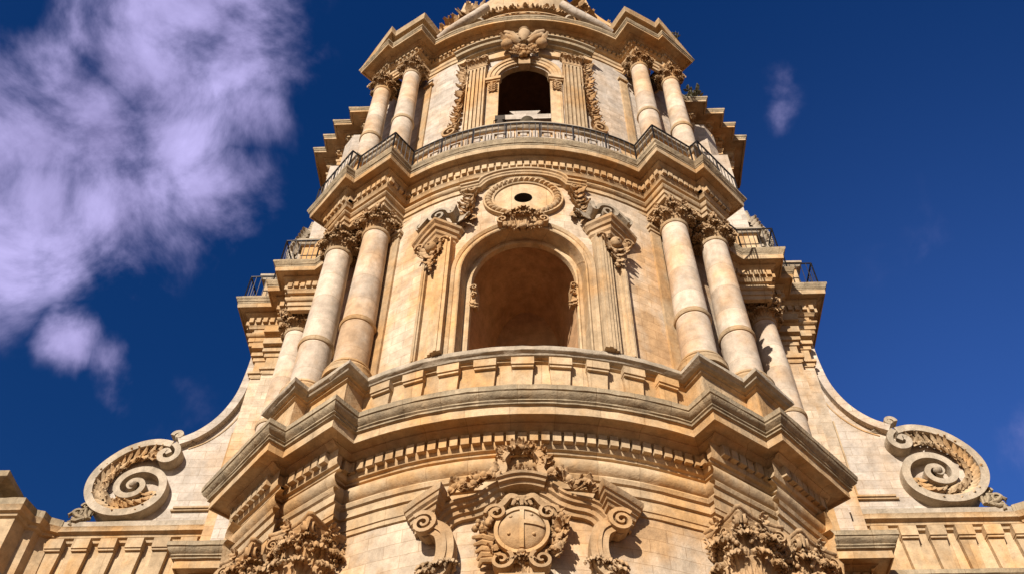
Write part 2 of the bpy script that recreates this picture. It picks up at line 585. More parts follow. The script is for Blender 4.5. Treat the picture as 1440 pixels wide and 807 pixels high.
# ------------------------------------------------------------------ setting: the square in front
g = MB()
g.quadgrid([[(-3000, -3000, -1.6), (3000, -3000, -1.6)], [(-3000, 3000, -1.6), (3000, 3000, -1.6)]])
tag(g.build('ground', M_ground), kind='structure')
g = MB()
for k in range(9):
    g.box(-20-k*0.4, 20+k*0.4, 9.6+k*0.45, 40, -1.6+k*0.16, -1.6+(k+1)*0.16 if k < 8 else 0.0)
tag(g.build('steps', M_ground), kind='structure')

# ------------------------------------------------------------------ the church
CH = tag(empty('church', (0, 24, -1.6)), 'honey coloured baroque limestone church with a tall bowed bell tower front rising in columned tiers', 'church')

# plans of the cornice lips, right half (A concave, B, C, D, E corners, then the side wings)
T1 = (20.21, 12.07, [(4.88, 21.24), (5.45, 20.45), (7.17, 21.78), (7.59, 21.37), (10.40, 24.52), (7.6, 27.2), (12.2, 27.2), (12.2, 29.4), (26, 29.4)])
TP = (20.95, 10.94, [(5.04, 22.18), (5.53, 21.36), (7.06, 22.57), (7.40, 22.07), (8.82, 23.64), (7.9, 24.62), (7.9, 27.3), (10.9, 27.3), (10.9, 29.7)])
T2 = (20.39, 9.40, [(4.65, 21.62), (5.34, 20.65), (6.98, 21.77), (7.28, 21.47), (9.12, 23.49), (7.65, 24.9), (9.35, 26.2), (11.1, 26.2), (11.1, 27.3), (11.65, 27.3), (11.65, 28.2), (13.2, 28.2), (13.2, 32)])
T3 = (21.28, 9.76, [(4.76, 22.52), (5.36, 21.62), (7.01, 22.62), (7.21, 22.40), (8.89, 23.99), (7.5, 25.4), (8.7, 26.3), (9.8, 26.3), (9.8, 27.07), (10.8, 27.07), (10.8, 27.96), (11.5, 27.96), (11.5, 28.8), (12.2, 28.8), (12.2, 32)])
P1, PP, P2, P3 = [full_plan(a, r, q) for a, r, q in (T1, TP, T2, T3)]

def wallmap(Y0, R):
    def f(s_, d, z):
        a = s_/R
        return ((R+d)*math.sin(a), Y0+R-(R+d)*math.cos(a), z)
    return f
R1, R2, R3 = 12.07-1.30, 9.40-0.75, 9.76-0.85
Y1, Y2, Y3 = 21.51, 21.14, 22.13
X1, X2, X3 = wallmap(Y1, R1), wallmap(Y2, R2), wallmap(Y3, R3)
YP, RP = 21.35, 10.94-0.4
XP = wallmap(YP, RP)

def part(mb, name, mat, smooth=None, parent=None, label=None):
    o = mb.build(name, mat, parent or CH, smooth)
    if label: o['label'] = label
    return o

# ---------------- tier 1: wall, entablature
m = MB()
sweep(m, offset(P1, -1.30), [(-0.02, -1.6), (-0.02, 17.50)], cap=False)
part(m, 'lower_wall', M_wall)
m = MB()
sweep(m, P1, [(-1.34, 17.46), (-1.26, 17.48), (-1.26, 17.62), (-1.29, 17.63), (-1.24, 17.66), (-1.24, 17.72), (-1.24, 18.02), (-1.17, 18.05), (-1.17, 18.32), (-1.10, 18.36), (-1.06, 18.48), (-1.10, 18.55), (-1.28, 18.58)])
part(m, 'architrave', M_mould, 35)
m = MB()
sweep(m, P1, [(-1.28, 18.58)] + [(-1.27+0.24*math.sin(PI*k/8)**0.7, 18.60+0.62*k/8) for k in range(9)] + [(-1.28, 19.24)])
part(m, 'frieze', M_mould, 35)
m = MB()
sweep(m, P1, [(-1.28, 19.24), (-1.16, 19.26), (-1.14, 19.33), (-1.05, 19.36), (-1.00, 19.46), (-1.00, 19.90), (-0.88, 19.93), (-0.80, 20.02), (-0.72, 20.06), (-0.72, 20.10), (-0.36, 20.10), (-0.34, 20.02), (-0.30, 20.02), (-0.30, 20.32), (-0.26, 20.34)])
part(m, 'corona', M_mould, 35)
m = MB()
sweep(m, P1, [(-0.27, 20.33), (-0.21, 20.35), (-0.21, 20.40), (-0.24, 20.41), (-0.17, 20.45), (-0.17, 20.49), (-0.19, 20.50), (-0.10, 20.56), (-0.04, 20.64), (-0.03, 20.69), (-0.06, 20.70), (0, 20.73), (0, 20.83), (0.01, 20.90), (-0.04, 20.93), (-0.9, 21.02)], step=0.45, jit=0.011)
part(m, 'cornice', M_grey, 35, label='blackened top moulding of the main cornice')
def dentils(plan, off, z0, z1, w, gap, depth, name='dentil_course', trim=0.05):
    m = MB()
    for x, y, tx, ty in along(offset(plan, off), w+gap, trim+w/2):
        if y > 29.3: continue
        ax = Vector((tx, ty, 0)); ay = Vector((ty, -tx, 0))
        j = rnd.uniform(-0.014, 0.010)
        if rnd.random() < 0.05: j -= 0.05
        m.obox((x, y, (z0+z1)/2), ax, ay, Vector((0, 0, 1)), w/2*rnd.uniform(0.94, 1.03), depth+j, (z1-z0)/2)
    return part(m, name, M_mould)
dentils(P1, -1.0, 19.50, 19.85, 0.245, 0.085, 0.17)

# ---------------- tier 2 pedestal course and its blocks
m = MB()
sweep(m, PP, [(-0.40, 20.95), (-0.40, 22.95), (-0.30, 23.0), (-0.30, 23.06), (-0.22, 23.09)], cap=False)
part(m, 'pedestal', M_mould, 30)
m = MB()
sweep(m, PP, [(-0.24, 23.085), (-0.13, 23.12), (-0.10, 23.18), (-0.02, 23.22), (0, 23.24), (0, 23.38), (-0.03, 23.44), (-1.1, 23.48)], step=0.45, jit=0.012)
part(m, 'pedestal_cornice', M_scroll, 30)
def corbel(xf, s0, z_top, zmid, zbot, w, d1, d2, tap):
    m = MB(xf)
    m.box(s0-w/2, s0+w/2, -0.02, d1, zmid, z_top)
    m.box(s0-w/2+0.02, s0+w/2-0.02, -0.02, d1-0.05, zmid-0.09, zmid)
    m.box(s0-w/2+0.03, s0+w/2-0.03, -0.02, d2, zbot, zmid-0.09, taper=tap)
    return m
for k in range(-4, 5):
    part(corbel(XP, k*1.155, 23.02, 22.72, 21.0, 0.70, 0.30, 0.15, 0.09), 'corbel_block', M_mould)

# ---------------- tier 2 walls
OPC, OPR, OPR2, SILL = 27.78, 1.96, 2.18, 23.45
def pierced_wall(mb, xf_R, smax, z0, z1, oc, orad, sill, d=0.0, n=80, eye=None):
    """curved wall with an arched opening: columns of quads"""
    ss = sorted(set([-smax+2*smax*i/n for i in range(n+1)] + [-orad, orad] + [orad*math.cos(PI*i/28) for i in range(29)] + ([eye[1]*math.cos(PI*i/16) for i in range(17)] if eye else [])))
    for a, b in zip(ss[:-1], ss[1:]):
        if b-a < 1e-5: continue
        def quad(za, zb, zc, zd):
            i = [mb.vert((a, d, za)), mb.vert((b, d, zb)), mb.vert((b, d, zc)), mb.vert((a, d, zd))]
            mb.face(i, ((a, za), (b, zb), (b, zc), (a, zd)))
        mid = (a+b)/2
        if abs(mid) < orad:
            h = lambda q: oc + math.sqrt(max(0, orad*orad-q*q))
            if eye and abs(mid) < eye[1]:
                e = lambda q: 0.95*math.sqrt(max(0, eye[1]**2-q*q))
                quad(h(a), h(b), eye[0]-e(b), eye[0]-e(a))
                quad(eye[0]+e(a), eye[0]+e(b), z1, z1)
            else:
                quad(h(a), h(b), z1, z1)
            if sill > z0: quad(z0, z0, sill, sill)
        else:
            quad(z0, z0, z1, z1)
def arch_path(rad, oc, z0, n=28):
    return [(-rad, z0)] + [(-rad*math.cos(PI*i/n), oc+rad*math.sin(PI*i/n)) for i in range(n+1)] + [(rad, z0)]
def reveal(mb, rad, oc, z0, d0, d1, rad1=None):
    a = arch_path(rad, oc, z0); b = arch_path(rad1 or rad, oc, z0)
    mb.quadgrid([[(s_, d0, z) for s_, z in a], [(s_, d1, z) for s_, z in b]])
def archring(mb, r0, r1, oc, z0, d, prof):
    """band around an arched opening; prof = [(fraction across, d)]"""
    rows = []
    for i in range(len(arch_path(1, oc, z0))):
        row = []
        for t, dd in prof:
            r = r0+(r1-r0)*t
            s_, z = arch_path(r, oc, z0)[i]
            row.append((s_, d+dd, z))
        rows.append(row)
    ids = mb.quadgrid(rows)

m = MB(X2)
pierced_wall(m, R2, 5.82, 23.40, 32.9, OPC, OPR2, 23.40, eye=(32.02, 0.35))
part(m, 'middle_wall', M_wall)
def flank_wall(pts, z0, z1, name, mat=None):
    for sx in (1, -1):
        m = MB()
        pl = [(sx*x, y) for x, y in pts]
        if sx < 0: pl = pl[::-1]
        sweep(m, pl, [(0, z0), (0, z1)], step=2.0, jit=0.0, cap=False)
        part(m, name, mat or M_wall)
flank_wall([(5.30, 22.95), (5.45, 23.25), (7.0, 24.35), (8.2, 25.3), (7.9, 25.8), (9.0, 27.2), (9.0, 28.7), (10.75, 28.75), (10.95, 28.95), (11.45, 28.95), (11.45, 29.2), (12.0, 29.2), (12.0, 29.7)], 21.0, 34.5, 'middle_flank_wall')
for sx in (1, -1):
    for k, (xa, xb, yy) in enumerate(((10.85, 11.45, 28.95), (11.45, 12.0, 29.2))):
        m = MB()
        for (za, zb, dd) in ((30.9, 31.1, 0.06), (31.1, 31.22, 0.14), (31.9, 32.15, 0.10), (32.15, 32.35, 0.2), (32.6, 32.95, 0.26), (33.3, 33.7, 0.34)):
            m.box(*sorted((sx*(xa-dd*0.5), sx*(xb+dd))), yy-dd, yy+0.1, za, zb)
        m.box(*sorted((sx*(xa+0.02), sx*(xb-0.02))), yy-0.05, yy+0.1, 30.85, 33.75)
        part(m, 'pilaster_cap', M_mould)
# window tunnel and room behind
m = MB(X2)
reveal(m, OPR2, OPC, 23.40, 0.0, -0.42)
archring(m, OPR, OPR2, OPC, 23.40, -0.42, [(0, -0.03), (0.02, 0.0), (0.35, 0.03), (0.5, 0.0), (1, 0.0)])
reveal(m, OPR, OPC, 23.40, -0.45, -0.62)
part(m, 'window_reveal', M_mould, 30)
m = MB(X2)
archring(m, OPR, 2.5, OPC, 23.40, -0.62, [(0, 0), (1, 0)])
reveal(m, 2.5, OPC, 23.40, -0.62, -4.2)
b_ = [(s_, -4.2, z) for s_, z in arch_path(2.5, OPC, 23.40)]
m.face([m.vert(p) for p in b_])
m.box(-2.5, 2.5, -4.2, 0.05, 23.2, 23.40)
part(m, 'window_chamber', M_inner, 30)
# archivolt
m = MB(X2)
archring(m, OPR2, 2.52, OPC, 23.45, 0.0, [(0, -0.02), (0, 0.16), (0.10, 0.19), (0.2, 0.17), (0.25, 0.13), (0.62, 0.13), (0.66, 0.17), (0.86, 0.22), (0.95, 0.24), (1.0, 0.22), (1.0, -0.02)])
part(m, 'archivolt', M_mould, 30)
# pilaster strips beside the window
for sx in (1, -1):
    m = MB(X2)
    m.box(*sorted((sx*2.54, sx*3.60)), -0.02, 0.14, 23.45, 29.7)
    m.box(*sorted((sx*3.46, sx*3.64)), 0.14, 0.30, 23.45, 29.7)
    m.box(*sorted((sx*3.52, sx*3.58)), 0.30, 0.34, 23.45, 29.7)
    m.box(*sorted((sx*3.02, sx*3.12)), 0.14, 0.30, 23.45, 29.6)
    m.box(*sorted((sx*2.90, sx*3.00)), 0.14, 0.38, 23.45, 29.6)
    m.box(*sorted((sx*2.54, sx*2.88)), 0.14, 0.44, 23.45, 29.6)
    m.box(*sorted((sx*2.66, sx*2.76)), 0.44, 0.48, 23.45, 29.6)
    part(m, 'pilaster', M_mould)
    # flat strip at the wall's end by the columns
    m = MB(X2)
    m.box(*sorted((sx*5.16, sx*5.62)), -0.02, 0.10, 23.45, 31.7)
    m.box(*sorted((sx*5.04, sx*5.66)), -0.02, 0.22, 31.86, 32.02)
    m.box(*sorted((sx*5.10, sx*5.66)), -0.02, 0.15, 31.7, 31.86)
    part(m, 'end_pilaster', M_mould)

# bracket cornices over the pilasters
def small_cornice(xf, pts, z, prof, name, mat, parent=None):
    m = MB(lambda x, y, zz: xf(x, -y, zz))
    sweep(m, [(s_, -d) for s_, d in pts], [(o, z+h) for o, h in prof], step=0.4, jit=0.006)
    return part(m, name, mat, 30, parent)
for sx in (-1, 1):
    hb = empty('window_bracket', X2(sx*3.2, 0.3, 29.9), CH)
    pts = [(sx*2.42, 0.0), (sx*2.46, 0.14), (sx*3.02, 0.72), (sx*4.05, 0.16), (sx*4.08, 0.0)]
    if sx < 0: pts = pts[::-1]
    m = MB(lambda x, y, zz: X2(x, -y, zz-0.26))
    sweep(m, [(a, -b) for a, b in pts], [(-0.22, 29.75), (-0.10, 29.86), (-0.07, 30.0), (0.0, 30.06), (0.02, 30.22), (0.10, 30.26), (0.13, 30.38), (0.22, 30.46), (0.24, 30.58), (0.20, 30.62), (-0.5, 30.72)], step=0.4)
    part(m, 'cornice', M_warm, 30, hb)
    m = MB(lambda x, y, zz: X2(x, y, zz-0.26))
    # scroll riding on the bracket
    ctr = (sx*3.0, 0.36, 31.02)
    for q, w in ((0, 0.42),):
        m.spiral(ctr, (sx, 0, 0), (0, 0, 1), (0, 1, 0), 0.42, 1.6, w, 0.13, start=PI*1.0, sgn=-1)
        m.ribbon([(sx*(2.55-0.02*i), 0.30, 31.0-0.05*i+0.012*i*i) for i in range(9)], (0, 1, 0), 0.5, 0.16)
        m.spiral((sx*3.75, 0.30, 30.98), (sx, 0, 0), (0, 0, 1), (0, 1, 0), 0.26, 1.3, 0.3, 0.09, start=PI*0.8, sgn=-1)
        m.ribbon([(sx*(3.05+0.09*i), 0.35, 31.6-0.055*i-0.006*i*i) for i in range(9)], (0, 1, 0), 0.35, 0.11)
        m.leaf((sx*2.55, 0.3, 31.2), (-sx*0.8, 0.1, -0.5), (0, 1, 0.2), 0.8, 0.5, 0.4)
    part(m, 'scroll', M_scroll, 45, hb)
    m = MB(lambda x, y, zz: X2(x, y, zz-0.26))
    c = (sx*3.25, 0.52, 29.45)
    m.ball(c, 0.22, 0.2, 0.25, 10, 7)
    m.ball((c[0], c[1]+0.19, c[2]-0.02), 0.045, 0.05, 0.06)
    for k in (-1, 1):
        for q in range(3):
            m.leaf((c[0]+k*0.14, c[1]-0.08, c[2]-0.05-q*0.1), (k*0.9, 0.1, 0.45-q*0.5), (0, 1, 0), 0.36, 0.2, 0.7, 3)
        m.spiral((c[0]+k*0.45, c[1]-0.15, c[2]+0.2), (k, 0, 0), (0, 0, 1), (0, 1, 0), 0.2, 1.2, 0.2, 0.07)
    for q in range(9):
        m.ball((c[0]+rnd.uniform(-.12, .12)*(1-q/12), c[1]-0.12+rnd.uniform(-.05, .05), c[2]-0.3-q*0.11), 0.11-0.005*q, n=7, m=5)
    for q in range(5):
        m.leaf((c[0], c[1]-0.1, c[2]-0.25-q*0.16), ((-1)**q*0.8, 0.3, -0.4), (0, 1, 0.3), 0.3, 0.2, 0.4, 3)
    part(m, 'cherub_drop', M_carve, 60, hb)

# scrolled corbels inside the reveal
for sx in (-1, 1):
    m = MB(X2)
    xx = sx*(OPR-0.04)
    pts = [(xx, -0.54, 27.62), (xx, -0.5, 27.2), (xx, -0.6, 26.9), (xx, -0.66, 26.6)]
    m.box(*sorted((sx*(OPR-0.17), sx*(OPR+0.02))), -0.95, -0.47, 26.7, 27.60)
    m.spiral((sx*(OPR-0.12), -0.45, 27.35), (sx, 0, 0), (0, 0, 1), (0, 1, 0), 0.14, 1.3, 0.12, 0.04)
    m.spiral((sx*(OPR-0.12), -0.45, 26.95), (-sx, 0, 0), (0, 0, 1), (0, 1, 0), 0.12, 1.2, 0.12, 0.04)
    for q in range(4):
        m.leaf((sx*(OPR-0.12), -0.45, 26.75-q*0.08), (-sx*0.4*(q % 2), 0.1, -0.9), (-sx*0.5, 0.8, 0), 0.32, 0.24, 0.4, 3)
    part(m, 'jamb_corbel', M_carve, 50)

def acanthus(m, p, d, h, w, drop, r, nf=5):
    """one carved leaf: ribbed stalk sheet that swells, then a tip curling out and over, with scalloped, cupped lobes"""
    d = Vector(d).normalized(); t = Vector((-d.y, d.x, 0)); z = Vector((0, 0, 1)); p = Vector(p)
    nv, nu = 12, 11
    cr = w*0.24                      # radius of the curl
    path = []
    hs = h-cr*0.6
    for i in range(6):               # rising stalk, leaning out
        v = i/5
        path.append((0.02*w+0.16*w*v*v, hs*v, 0.55+0.45*v, 0))
    for i in range(1, 8):            # curl over
        a = i/7*PI*(0.98+drop*0.4)
        path.append((0.18*w+cr*1.25*(1-math.cos(a)), hs+cr*math.sin(a)*1.1, 1.0-0.35*(i/7)**2, i/7))
    tw = r.uniform(-0.18, 0.18)
    fr, bk = [], []
    n = len(path)
    for i, (o, zz, k, c) in enumerate(path):
        o2, z2 = path[min(i+1, n-1)][0]-path[max(i-1, 0)][0], path[min(i+1, n-1)][1]-path[max(i-1, 0)][1]
        L = math.hypot(o2, z2) or 1
        nrm = d*(z2/L) - z*(o2/L)
        lob = 1-0.26*(0.5+0.5*math.cos(i*PI))          # alternating lobes along the edge
        a_, b_ = [], []
        for j in range(nu):
            q = (j/(nu-1)-0.5)*2
            wd = w*0.5*k*(lob if abs(q) > 0.55 else 1)
            rib = 0.055*w*math.cos(q*PI*3.0)            # fluting
            cup = -0.16*w*q*q*(1-c) + 0.20*w*c*q*q      # edges fall back on the stalk, cup forward at the tip
            pt = p + d*o + z*zz + t*(q*wd + tw*zz*0.3) + nrm*(rib+cup)
            if i == n-1: pt -= (d*(o2/L)+z*(z2/L))*w*0.12*(0.5+0.5*math.cos(q*PI*4))
            a_.append(pt); b_.append(pt-nrm*w*0.07)
        fr.append(a_); bk.append(b_)
    rows = [a_+b_[::-1] for a_, b_ in zip(fr, bk)]
    ids = m.quadgrid(rows, closed=True)
    m.face(ids[-1]); m.face(ids[0][::-1])
    # lobes hanging from the curled rim
    for k in range(nf):
        q = (k/(nf-1)-0.5)*2
        o, zz = path[8][0], path[8][1]
        c0 = p + d*(o-abs(q)*w*0.05) + z*(zz-abs(q)*w*0.10) + t*q*w*0.50
        m.tube([c0-d*w*0.10, c0+d*w*0.05, c0+d*w*0.11-z*w*0.10, c0+d*w*0.06-z*w*0.22], w*0.085, 6, [0.8, 1.15, 1.1, 0.5])

# acanthus keystone
m = MB(X2)
rk = random.Random(4)
for t_, z_, h_, w_ in ((0, 29.75, 0.95, 0.50), (-0.26, 29.78, 0.80, 0.44), (0.26, 29.78, 0.80, 0.44), (-0.52, 29.86, 0.55, 0.40), (0.52, 29.86, 0.55, 0.40), (-0.13, 29.70, 0.55, 0.38), (0.13, 29.70, 0.55, 0.38)):
    acanthus(m, (t_, 0.20 if abs(t_) > 0.15 or t_ == 0 else 0.34, z_), (t_*1.2, 1, 0), h_, w_, 0.15, rk)
for sx in (-1, 1):
    m.spiral((sx*0.72, 0.18, 30.12), (sx, 0, 0), (0, 0, 1), (0, 1, 0), 0.20, 1.4, 0.28, 0.07, start=-PI/2)
    m.ball((sx*0.62, 0.35, 29.9), 0.11)
    for q in range(3): m.ball((sx*(0.3+0.16*q), 0.36, 29.72+0.04*q), 0.09)
m.ball((0, 0.42, 29.62), 0.15, 0.13, 0.12)
part(m, 'keystone', M_carve, 55)

# oculus: ring of beads, disc and dark eye
oc = empty('oculus', X2(0, 0, 32.1), CH)
oz, orx, orz = 32.02, 1.30, 1.14
m = MB(X2)
n = 64
prof = [(0.86, 0.05), (0.86, 0.12), (0.90, 0.14), (0.93, 0.12), (0.95, 0.10), (1.10, 0.10), (1.12, 0.16), (1.17, 0.17), (1.19, 0.10), (1.19, -0.03)]
m.quadgrid([[(orx*k*math.cos(2*PI*i/n), d, oz+orz*k*math.sin(2*PI*i/n)) for k, d in prof] for i in range(n+1)])
part(m, 'ring', M_mould, 30, oc)
m = MB(X2)
nb = 38
for i in range(nb):
    a = 2*PI*i/nb
    ca, sa = math.cos(a), math.sin(a)
    p = Vector((orx*1.02*ca, 0.13, oz+orz*1.02*sa))
    t = Vector((-orx*sa, 0, orz*ca)).normalized()
    o = Vector((ca, 0, sa))
    ax = (t*0.8+o*0.6).normalized(); ay = (o*0.8-t*0.6).normalized()
    rows = []
    for q in range(6):
        b = PI*q/5
        rows.append([p + ax*0.085*math.sin(b)*math.cos(2*PI*j/7) + Vector((0, 1, 0))*0.13*math.sin(b)*math.sin(2*PI*j/7) + ay*0.15*math.cos(b) for j in range(7)])
    m.quadgrid(rows, closed=True)
part(m, 'beading', M_mould, 60, oc)
m = MB(X2)
hr = 0.35
m.quadgrid([[(x*math.cos(2*PI*i/n), 0.06, oz+x*rz*math.sin(2*PI*i/n)) for x, rz in ((hr, 0.95), (0.8, 0.9), (orx*0.90, orz/orx))] for i in range(n+1)])
part(m, 'disc', M_mould, 30, oc)
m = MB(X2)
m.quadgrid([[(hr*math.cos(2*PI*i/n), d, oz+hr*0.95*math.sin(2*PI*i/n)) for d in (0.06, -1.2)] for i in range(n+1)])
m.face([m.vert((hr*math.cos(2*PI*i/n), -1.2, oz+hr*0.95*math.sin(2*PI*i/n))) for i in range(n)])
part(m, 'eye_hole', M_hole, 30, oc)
# label hood over the oculus
m = MB(lambda x, y, z: X2(x, -y, z))
path = [(-2.40, 0, 32.95), (-1.66, 0, 32.95)] + [(-1.60*math.cos(PI*i/20), 0, 32.98+0.58*math.sin(PI*i/20)**0.9) for i in range(2, 19)] + [(1.66, 0, 32.95), (2.40, 0, 32.95)]
# band as ribbon in the wall plane; section: (height across, projection)
m2 = MB(X2)
sec = [(-0.14, -0.02), (-0.14, 0.26), (-0.08, 0.28), (-0.04, 0.33), (0.02, 0.34), (0.06, 0.41), (0.13, 0.42), (0.16, -0.02)]
m2.ribbon([(a, 0, c) for a, b, c in path], (0, 1, 0), 0, 0, prof=[(-a, b) for a, b in sec])
part(m2, 'hood_mould', M_mould, 30)
# leafy drops either side of the oculus
for sx in (-1, 1):
    m = MB(X2)
    for q in range(11):
        z = 32.62-q*0.15
        s_ = sx*(2.0+0.022*q)
        for k in (-1, 1):
            m.leaf((s_+rnd.uniform(-.04, .04), 0.06+rnd.uniform(0, .08), z), (k*rnd.uniform(0.3, 0.9), 0.25, rnd.uniform(-0.9, 0.1)), (k*0.2, 1, rnd.uniform(-.1, .4)), rnd.uniform(0.28, 0.46), 0.26, 0.8, 3, 0.04)
        if q % 2: m.ball((s_+rnd.uniform(-.1, .1), 0.2, z-0.05), rnd.uniform(0.05, 0.09), n=6, m=4)
    m.spiral((sx*1.98, 0.05, 32.78), (sx, 0, 0), (0, 0, 1), (0, 1, 0), 0.22, 1.3, 0.24, 0.08)
    m.leaf((sx*2.28, 0.06, 30.95), (sx*0.35, 0.05, -0.6), (0, 1, 0), 0.5, 0.42, 0.2, 3)
    m.leaf((sx*2.0, 0.05, 31.4), (-sx*0.25, 0.05, -0.9), (0, 1, 0), 0.75, 0.3, 0.2, 4)
    part(m, 'leaf_drop', M_carve, 55)

# ---------------- entablatures of tiers 2 and 3
def entablature(plan, base, prof_arch, prof_frieze, prof_cor, prof_cym):
    for nm, pr, mt, st in (('architrave', prof_arch, M_mould, 0.7), ('frieze', prof_frieze, M_mould, 0.7), ('corona', prof_cor, M_mould, 0.7), ('cornice', prof_cym, M_grey, 0.45)):
        m = MB()
        sweep(m, plan, [(o, base+z) for o, z in pr], step=st, jit=0.006 if mt is M_mould else 0.011)
        part(m, nm, mt, 35)
entablature(P2, 34.7,
    [(-0.95, -1.98), (-0.76, -1.96), (-0.76, -1.74), (-0.70, -1.72), (-0.70, -1.48), (-0.64, -1.46), (-0.58, -1.38), (-0.58, -1.30), (-0.74, -1.28)],
    [(-0.75, -1.285), (-0.75, -0.98)],
    [(-0.75, -0.985), (-0.62, -0.96), (-0.58, -0.84), (-0.54, -0.80), (-0.54, -0.40), (-0.46, -0.36), (-0.40, -0.24), (-0.34, -0.20), (-0.34, -0.10), (-0.08, -0.08), (-0.07, -0.14), (-0.02, -0.14), (0.0, 0.0), (0.0, 0.10)],
    [(-0.01, 0.095), (0.02, 0.12), (0.02, 0.18), (0.06, 0.21), (0.08, 0.30), (0.13, 0.36), (0.14, 0.46), (0.10, 0.50), (-0.9, 0.56)])
dentils(P2, -0.54, 33.98, 34.26, 0.195, 0.085, 0.13)
entablature(P3, 49.0,
    [(-1.0, -1.75), (-0.86, -1.73), (-0.86, -1.52), (-0.80, -1.50), (-0.80, -1.26), (-0.74, -1.20), (-0.72, -1.06), (-0.86, -1.04)],
    [(-0.86, -1.045), (-0.86, -0.55)],
    [(-0.86, -0.555), (-0.74, -0.53), (-0.68, -0.45), (-0.66, -0.42), (-0.66, -0.12), (-0.55, -0.08), (-0.50, 0.04), (-0.44, 0.06), (-0.44, 0.10), (-0.08, 0.10), (-0.07, 0.0), (0.0, 0.0), (0.0, 0.12)],
    [(-0.01, 0.115), (0.03, 0.15), (0.06, 0.24), (0.10, 0.28), (0.10, 0.40), (0.06, 0.44), (-0.9, 0.50)])
dentils(P3, -0.66, 48.58, 48.82, 0.16, 0.10, 0.10)

# ---------------- columns
def capital_mesh(R, h, seed=0, rows=(7, 7), mat=M_carve, name='capital', parent=None, rich=1.0):
    """corinthian capital, base at z=0, neck radius R"""
    m = MB()
    r = random.Random(seed)
    m.lathe([(R*1.0, 0), (R*1.0, h*0.3), (R*1.04, h*0.6), (R*1.22, h*0.80), (R*1.38, h*0.87)], 24)
    for k in range(rows[0]):
        a = 2*PI*k/rows[0]
        acanthus(m, (R*0.98*math.cos(a), R*0.98*math.sin(a), 0.0), (math.cos(a), math.sin(a), 0), h*0.30*r.uniform(.9, 1.1), R*0.92, 0.35, r)
    for k in range(rows[1]):
        a = 2*PI*(k+0.5)/rows[1]
        acanthus(m, (R*1.0*math.cos(a), R*1.0*math.sin(a), h*0.05), (math.cos(a), math.sin(a), 0), h*0.54*r.uniform(.92, 1.08), R*0.98, 0.35, r)
    # corner volutes, helices
    for k in range(4):
        a = PI/4+k*PI/2
        d = Vector((math.cos(a), math.sin(a), 0)); t = Vector((-d.y, d.x, 0))
        for sg in (-1, 1):
            c = d*R*1.70 + t*sg*R*0.13 + Vector((0, 0, h*0.77))
            ea = (d*0.92 - t*sg*0.3).normalized()
            m.spiral(c, ea, (0, 0, 1), t*sg, R*0.32, 1.5, R*0.20, R*0.09, start=PI*0.6, sgn=-1)
            m.tube([d*R*1.0+t*sg*R*0.5+Vector((0, 0, h*0.45)), d*R*1.15+t*sg*R*0.38+Vector((0, 0, h*0.66)), d*R*1.42+t*sg*R*0.24+Vector((0, 0, h*0.86))], R*0.09, 5)
        acanthus(m, d*R*1.14+Vector((0, 0, h*0.34)), d, h*0.36, R*0.8, 0.3, r)
        # ringed stem of the volute and a leaf over it
        for q in range(7):
            u = q/6
            c = d*R*(1.25+0.65*u) + Vector((0, 0, h*(0.66+0.22*math.sin(u*PI*0.75))))
            m.ball(c, R*0.15, R*0.15, R*0.15, 7, 5)
        m.tube([d*R*1.95+Vector((0, 0, h*0.9)), d*R*2.12+Vector((0, 0, h*0.82)), d*R*2.1+Vector((0, 0, h*0.66))], R*0.1, 5, [1, 1.1, 0.4])
    for k in range(4):
        a = k*PI/2
        d = Vector((math.cos(a), math.sin(a), 0)); t = Vector((-d.y, d.x, 0))
        for sg in (-1, 1):
            for q in range(5):
                m.ball(d*R*(1.2+0.03*q)+t*sg*R*(0.75-0.1*q)+Vector((0, 0, h*(0.5+0.055*q))), R*0.12, n=6, m=4)
            m.spiral(d*R*1.22+t*sg*R*0.28+Vector((0, 0, h*0.76)), t*sg, (0, 0, 1), d, R*0.22, 1.3, R*0.16, R*0.07, start=PI, sgn=-1)
        m.flower(d*R*1.40+Vector((0, 0, h*0.93)), d+Vector((0, 0, -0.2)), R*0.34, 6)
        for q in range(4):
            m.ball(d*R*(1.3+0.03*q)+t*R*r.uniform(-.4, .4)+Vector((0, 0, h*r.uniform(0.6, 0.85))), R*0.11, n=6, m=4)
    for q in range(int(16*rich)):
        a = r.uniform(0, 2*PI); d = Vector((math.cos(a), math.sin(a), 0))
        acanthus(m, d*R*r.uniform(1.02, 1.15)+Vector((0, 0, h*r.uniform(0.3, 0.7))), d, h*r.uniform(0.1, 0.18), R*r.uniform(0.26, 0.4), 0.1, r, 4)
    # abacus with hollow sides
    pl = []
    for k in range(4):
        a = PI/4+k*PI/2
        d = Vector((math.cos(a), math.sin(a), 0)); t = Vector((-d.y, d.x, 0))
        d2 = Vector((math.cos(a+PI/2), math.sin(a+PI/2), 0)); t2 = Vector((-d2.y, d2.x, 0))
        p, q = d*R*1.92+t*R*0.11, d2*R*1.92-t2*R*0.11
        mid = (d+d2).normalized()*R*1.08
        pl.append(d*R*1.92-t*R*0.11)
        for i in range(9):
            u = i/8
            pl.append(p*(1-u)**2 + mid*2*u*(1-u)*0.92 + q*u*u if 0 < i < 8 else (p if i == 0 else q))
        pl.pop()
    sections = [(0.90, 0.885), (0.97, 0.91), (0.97, 0.945), (1.02, 0.955), (1.05, 0.975), (1.05, 1.0)]
    m.quadgrid([[(p.x*k, p.y*k, h*z) for p in pl] for k, z in sections], closed=True)
    m.face([m.vert((p.x*1.05, p.y*1.05, h)) for p in pl])
    m.face([m.vert((p.x*0.9, p.y*0.9, h*0.885)) for p in pl][::-1])
    return m
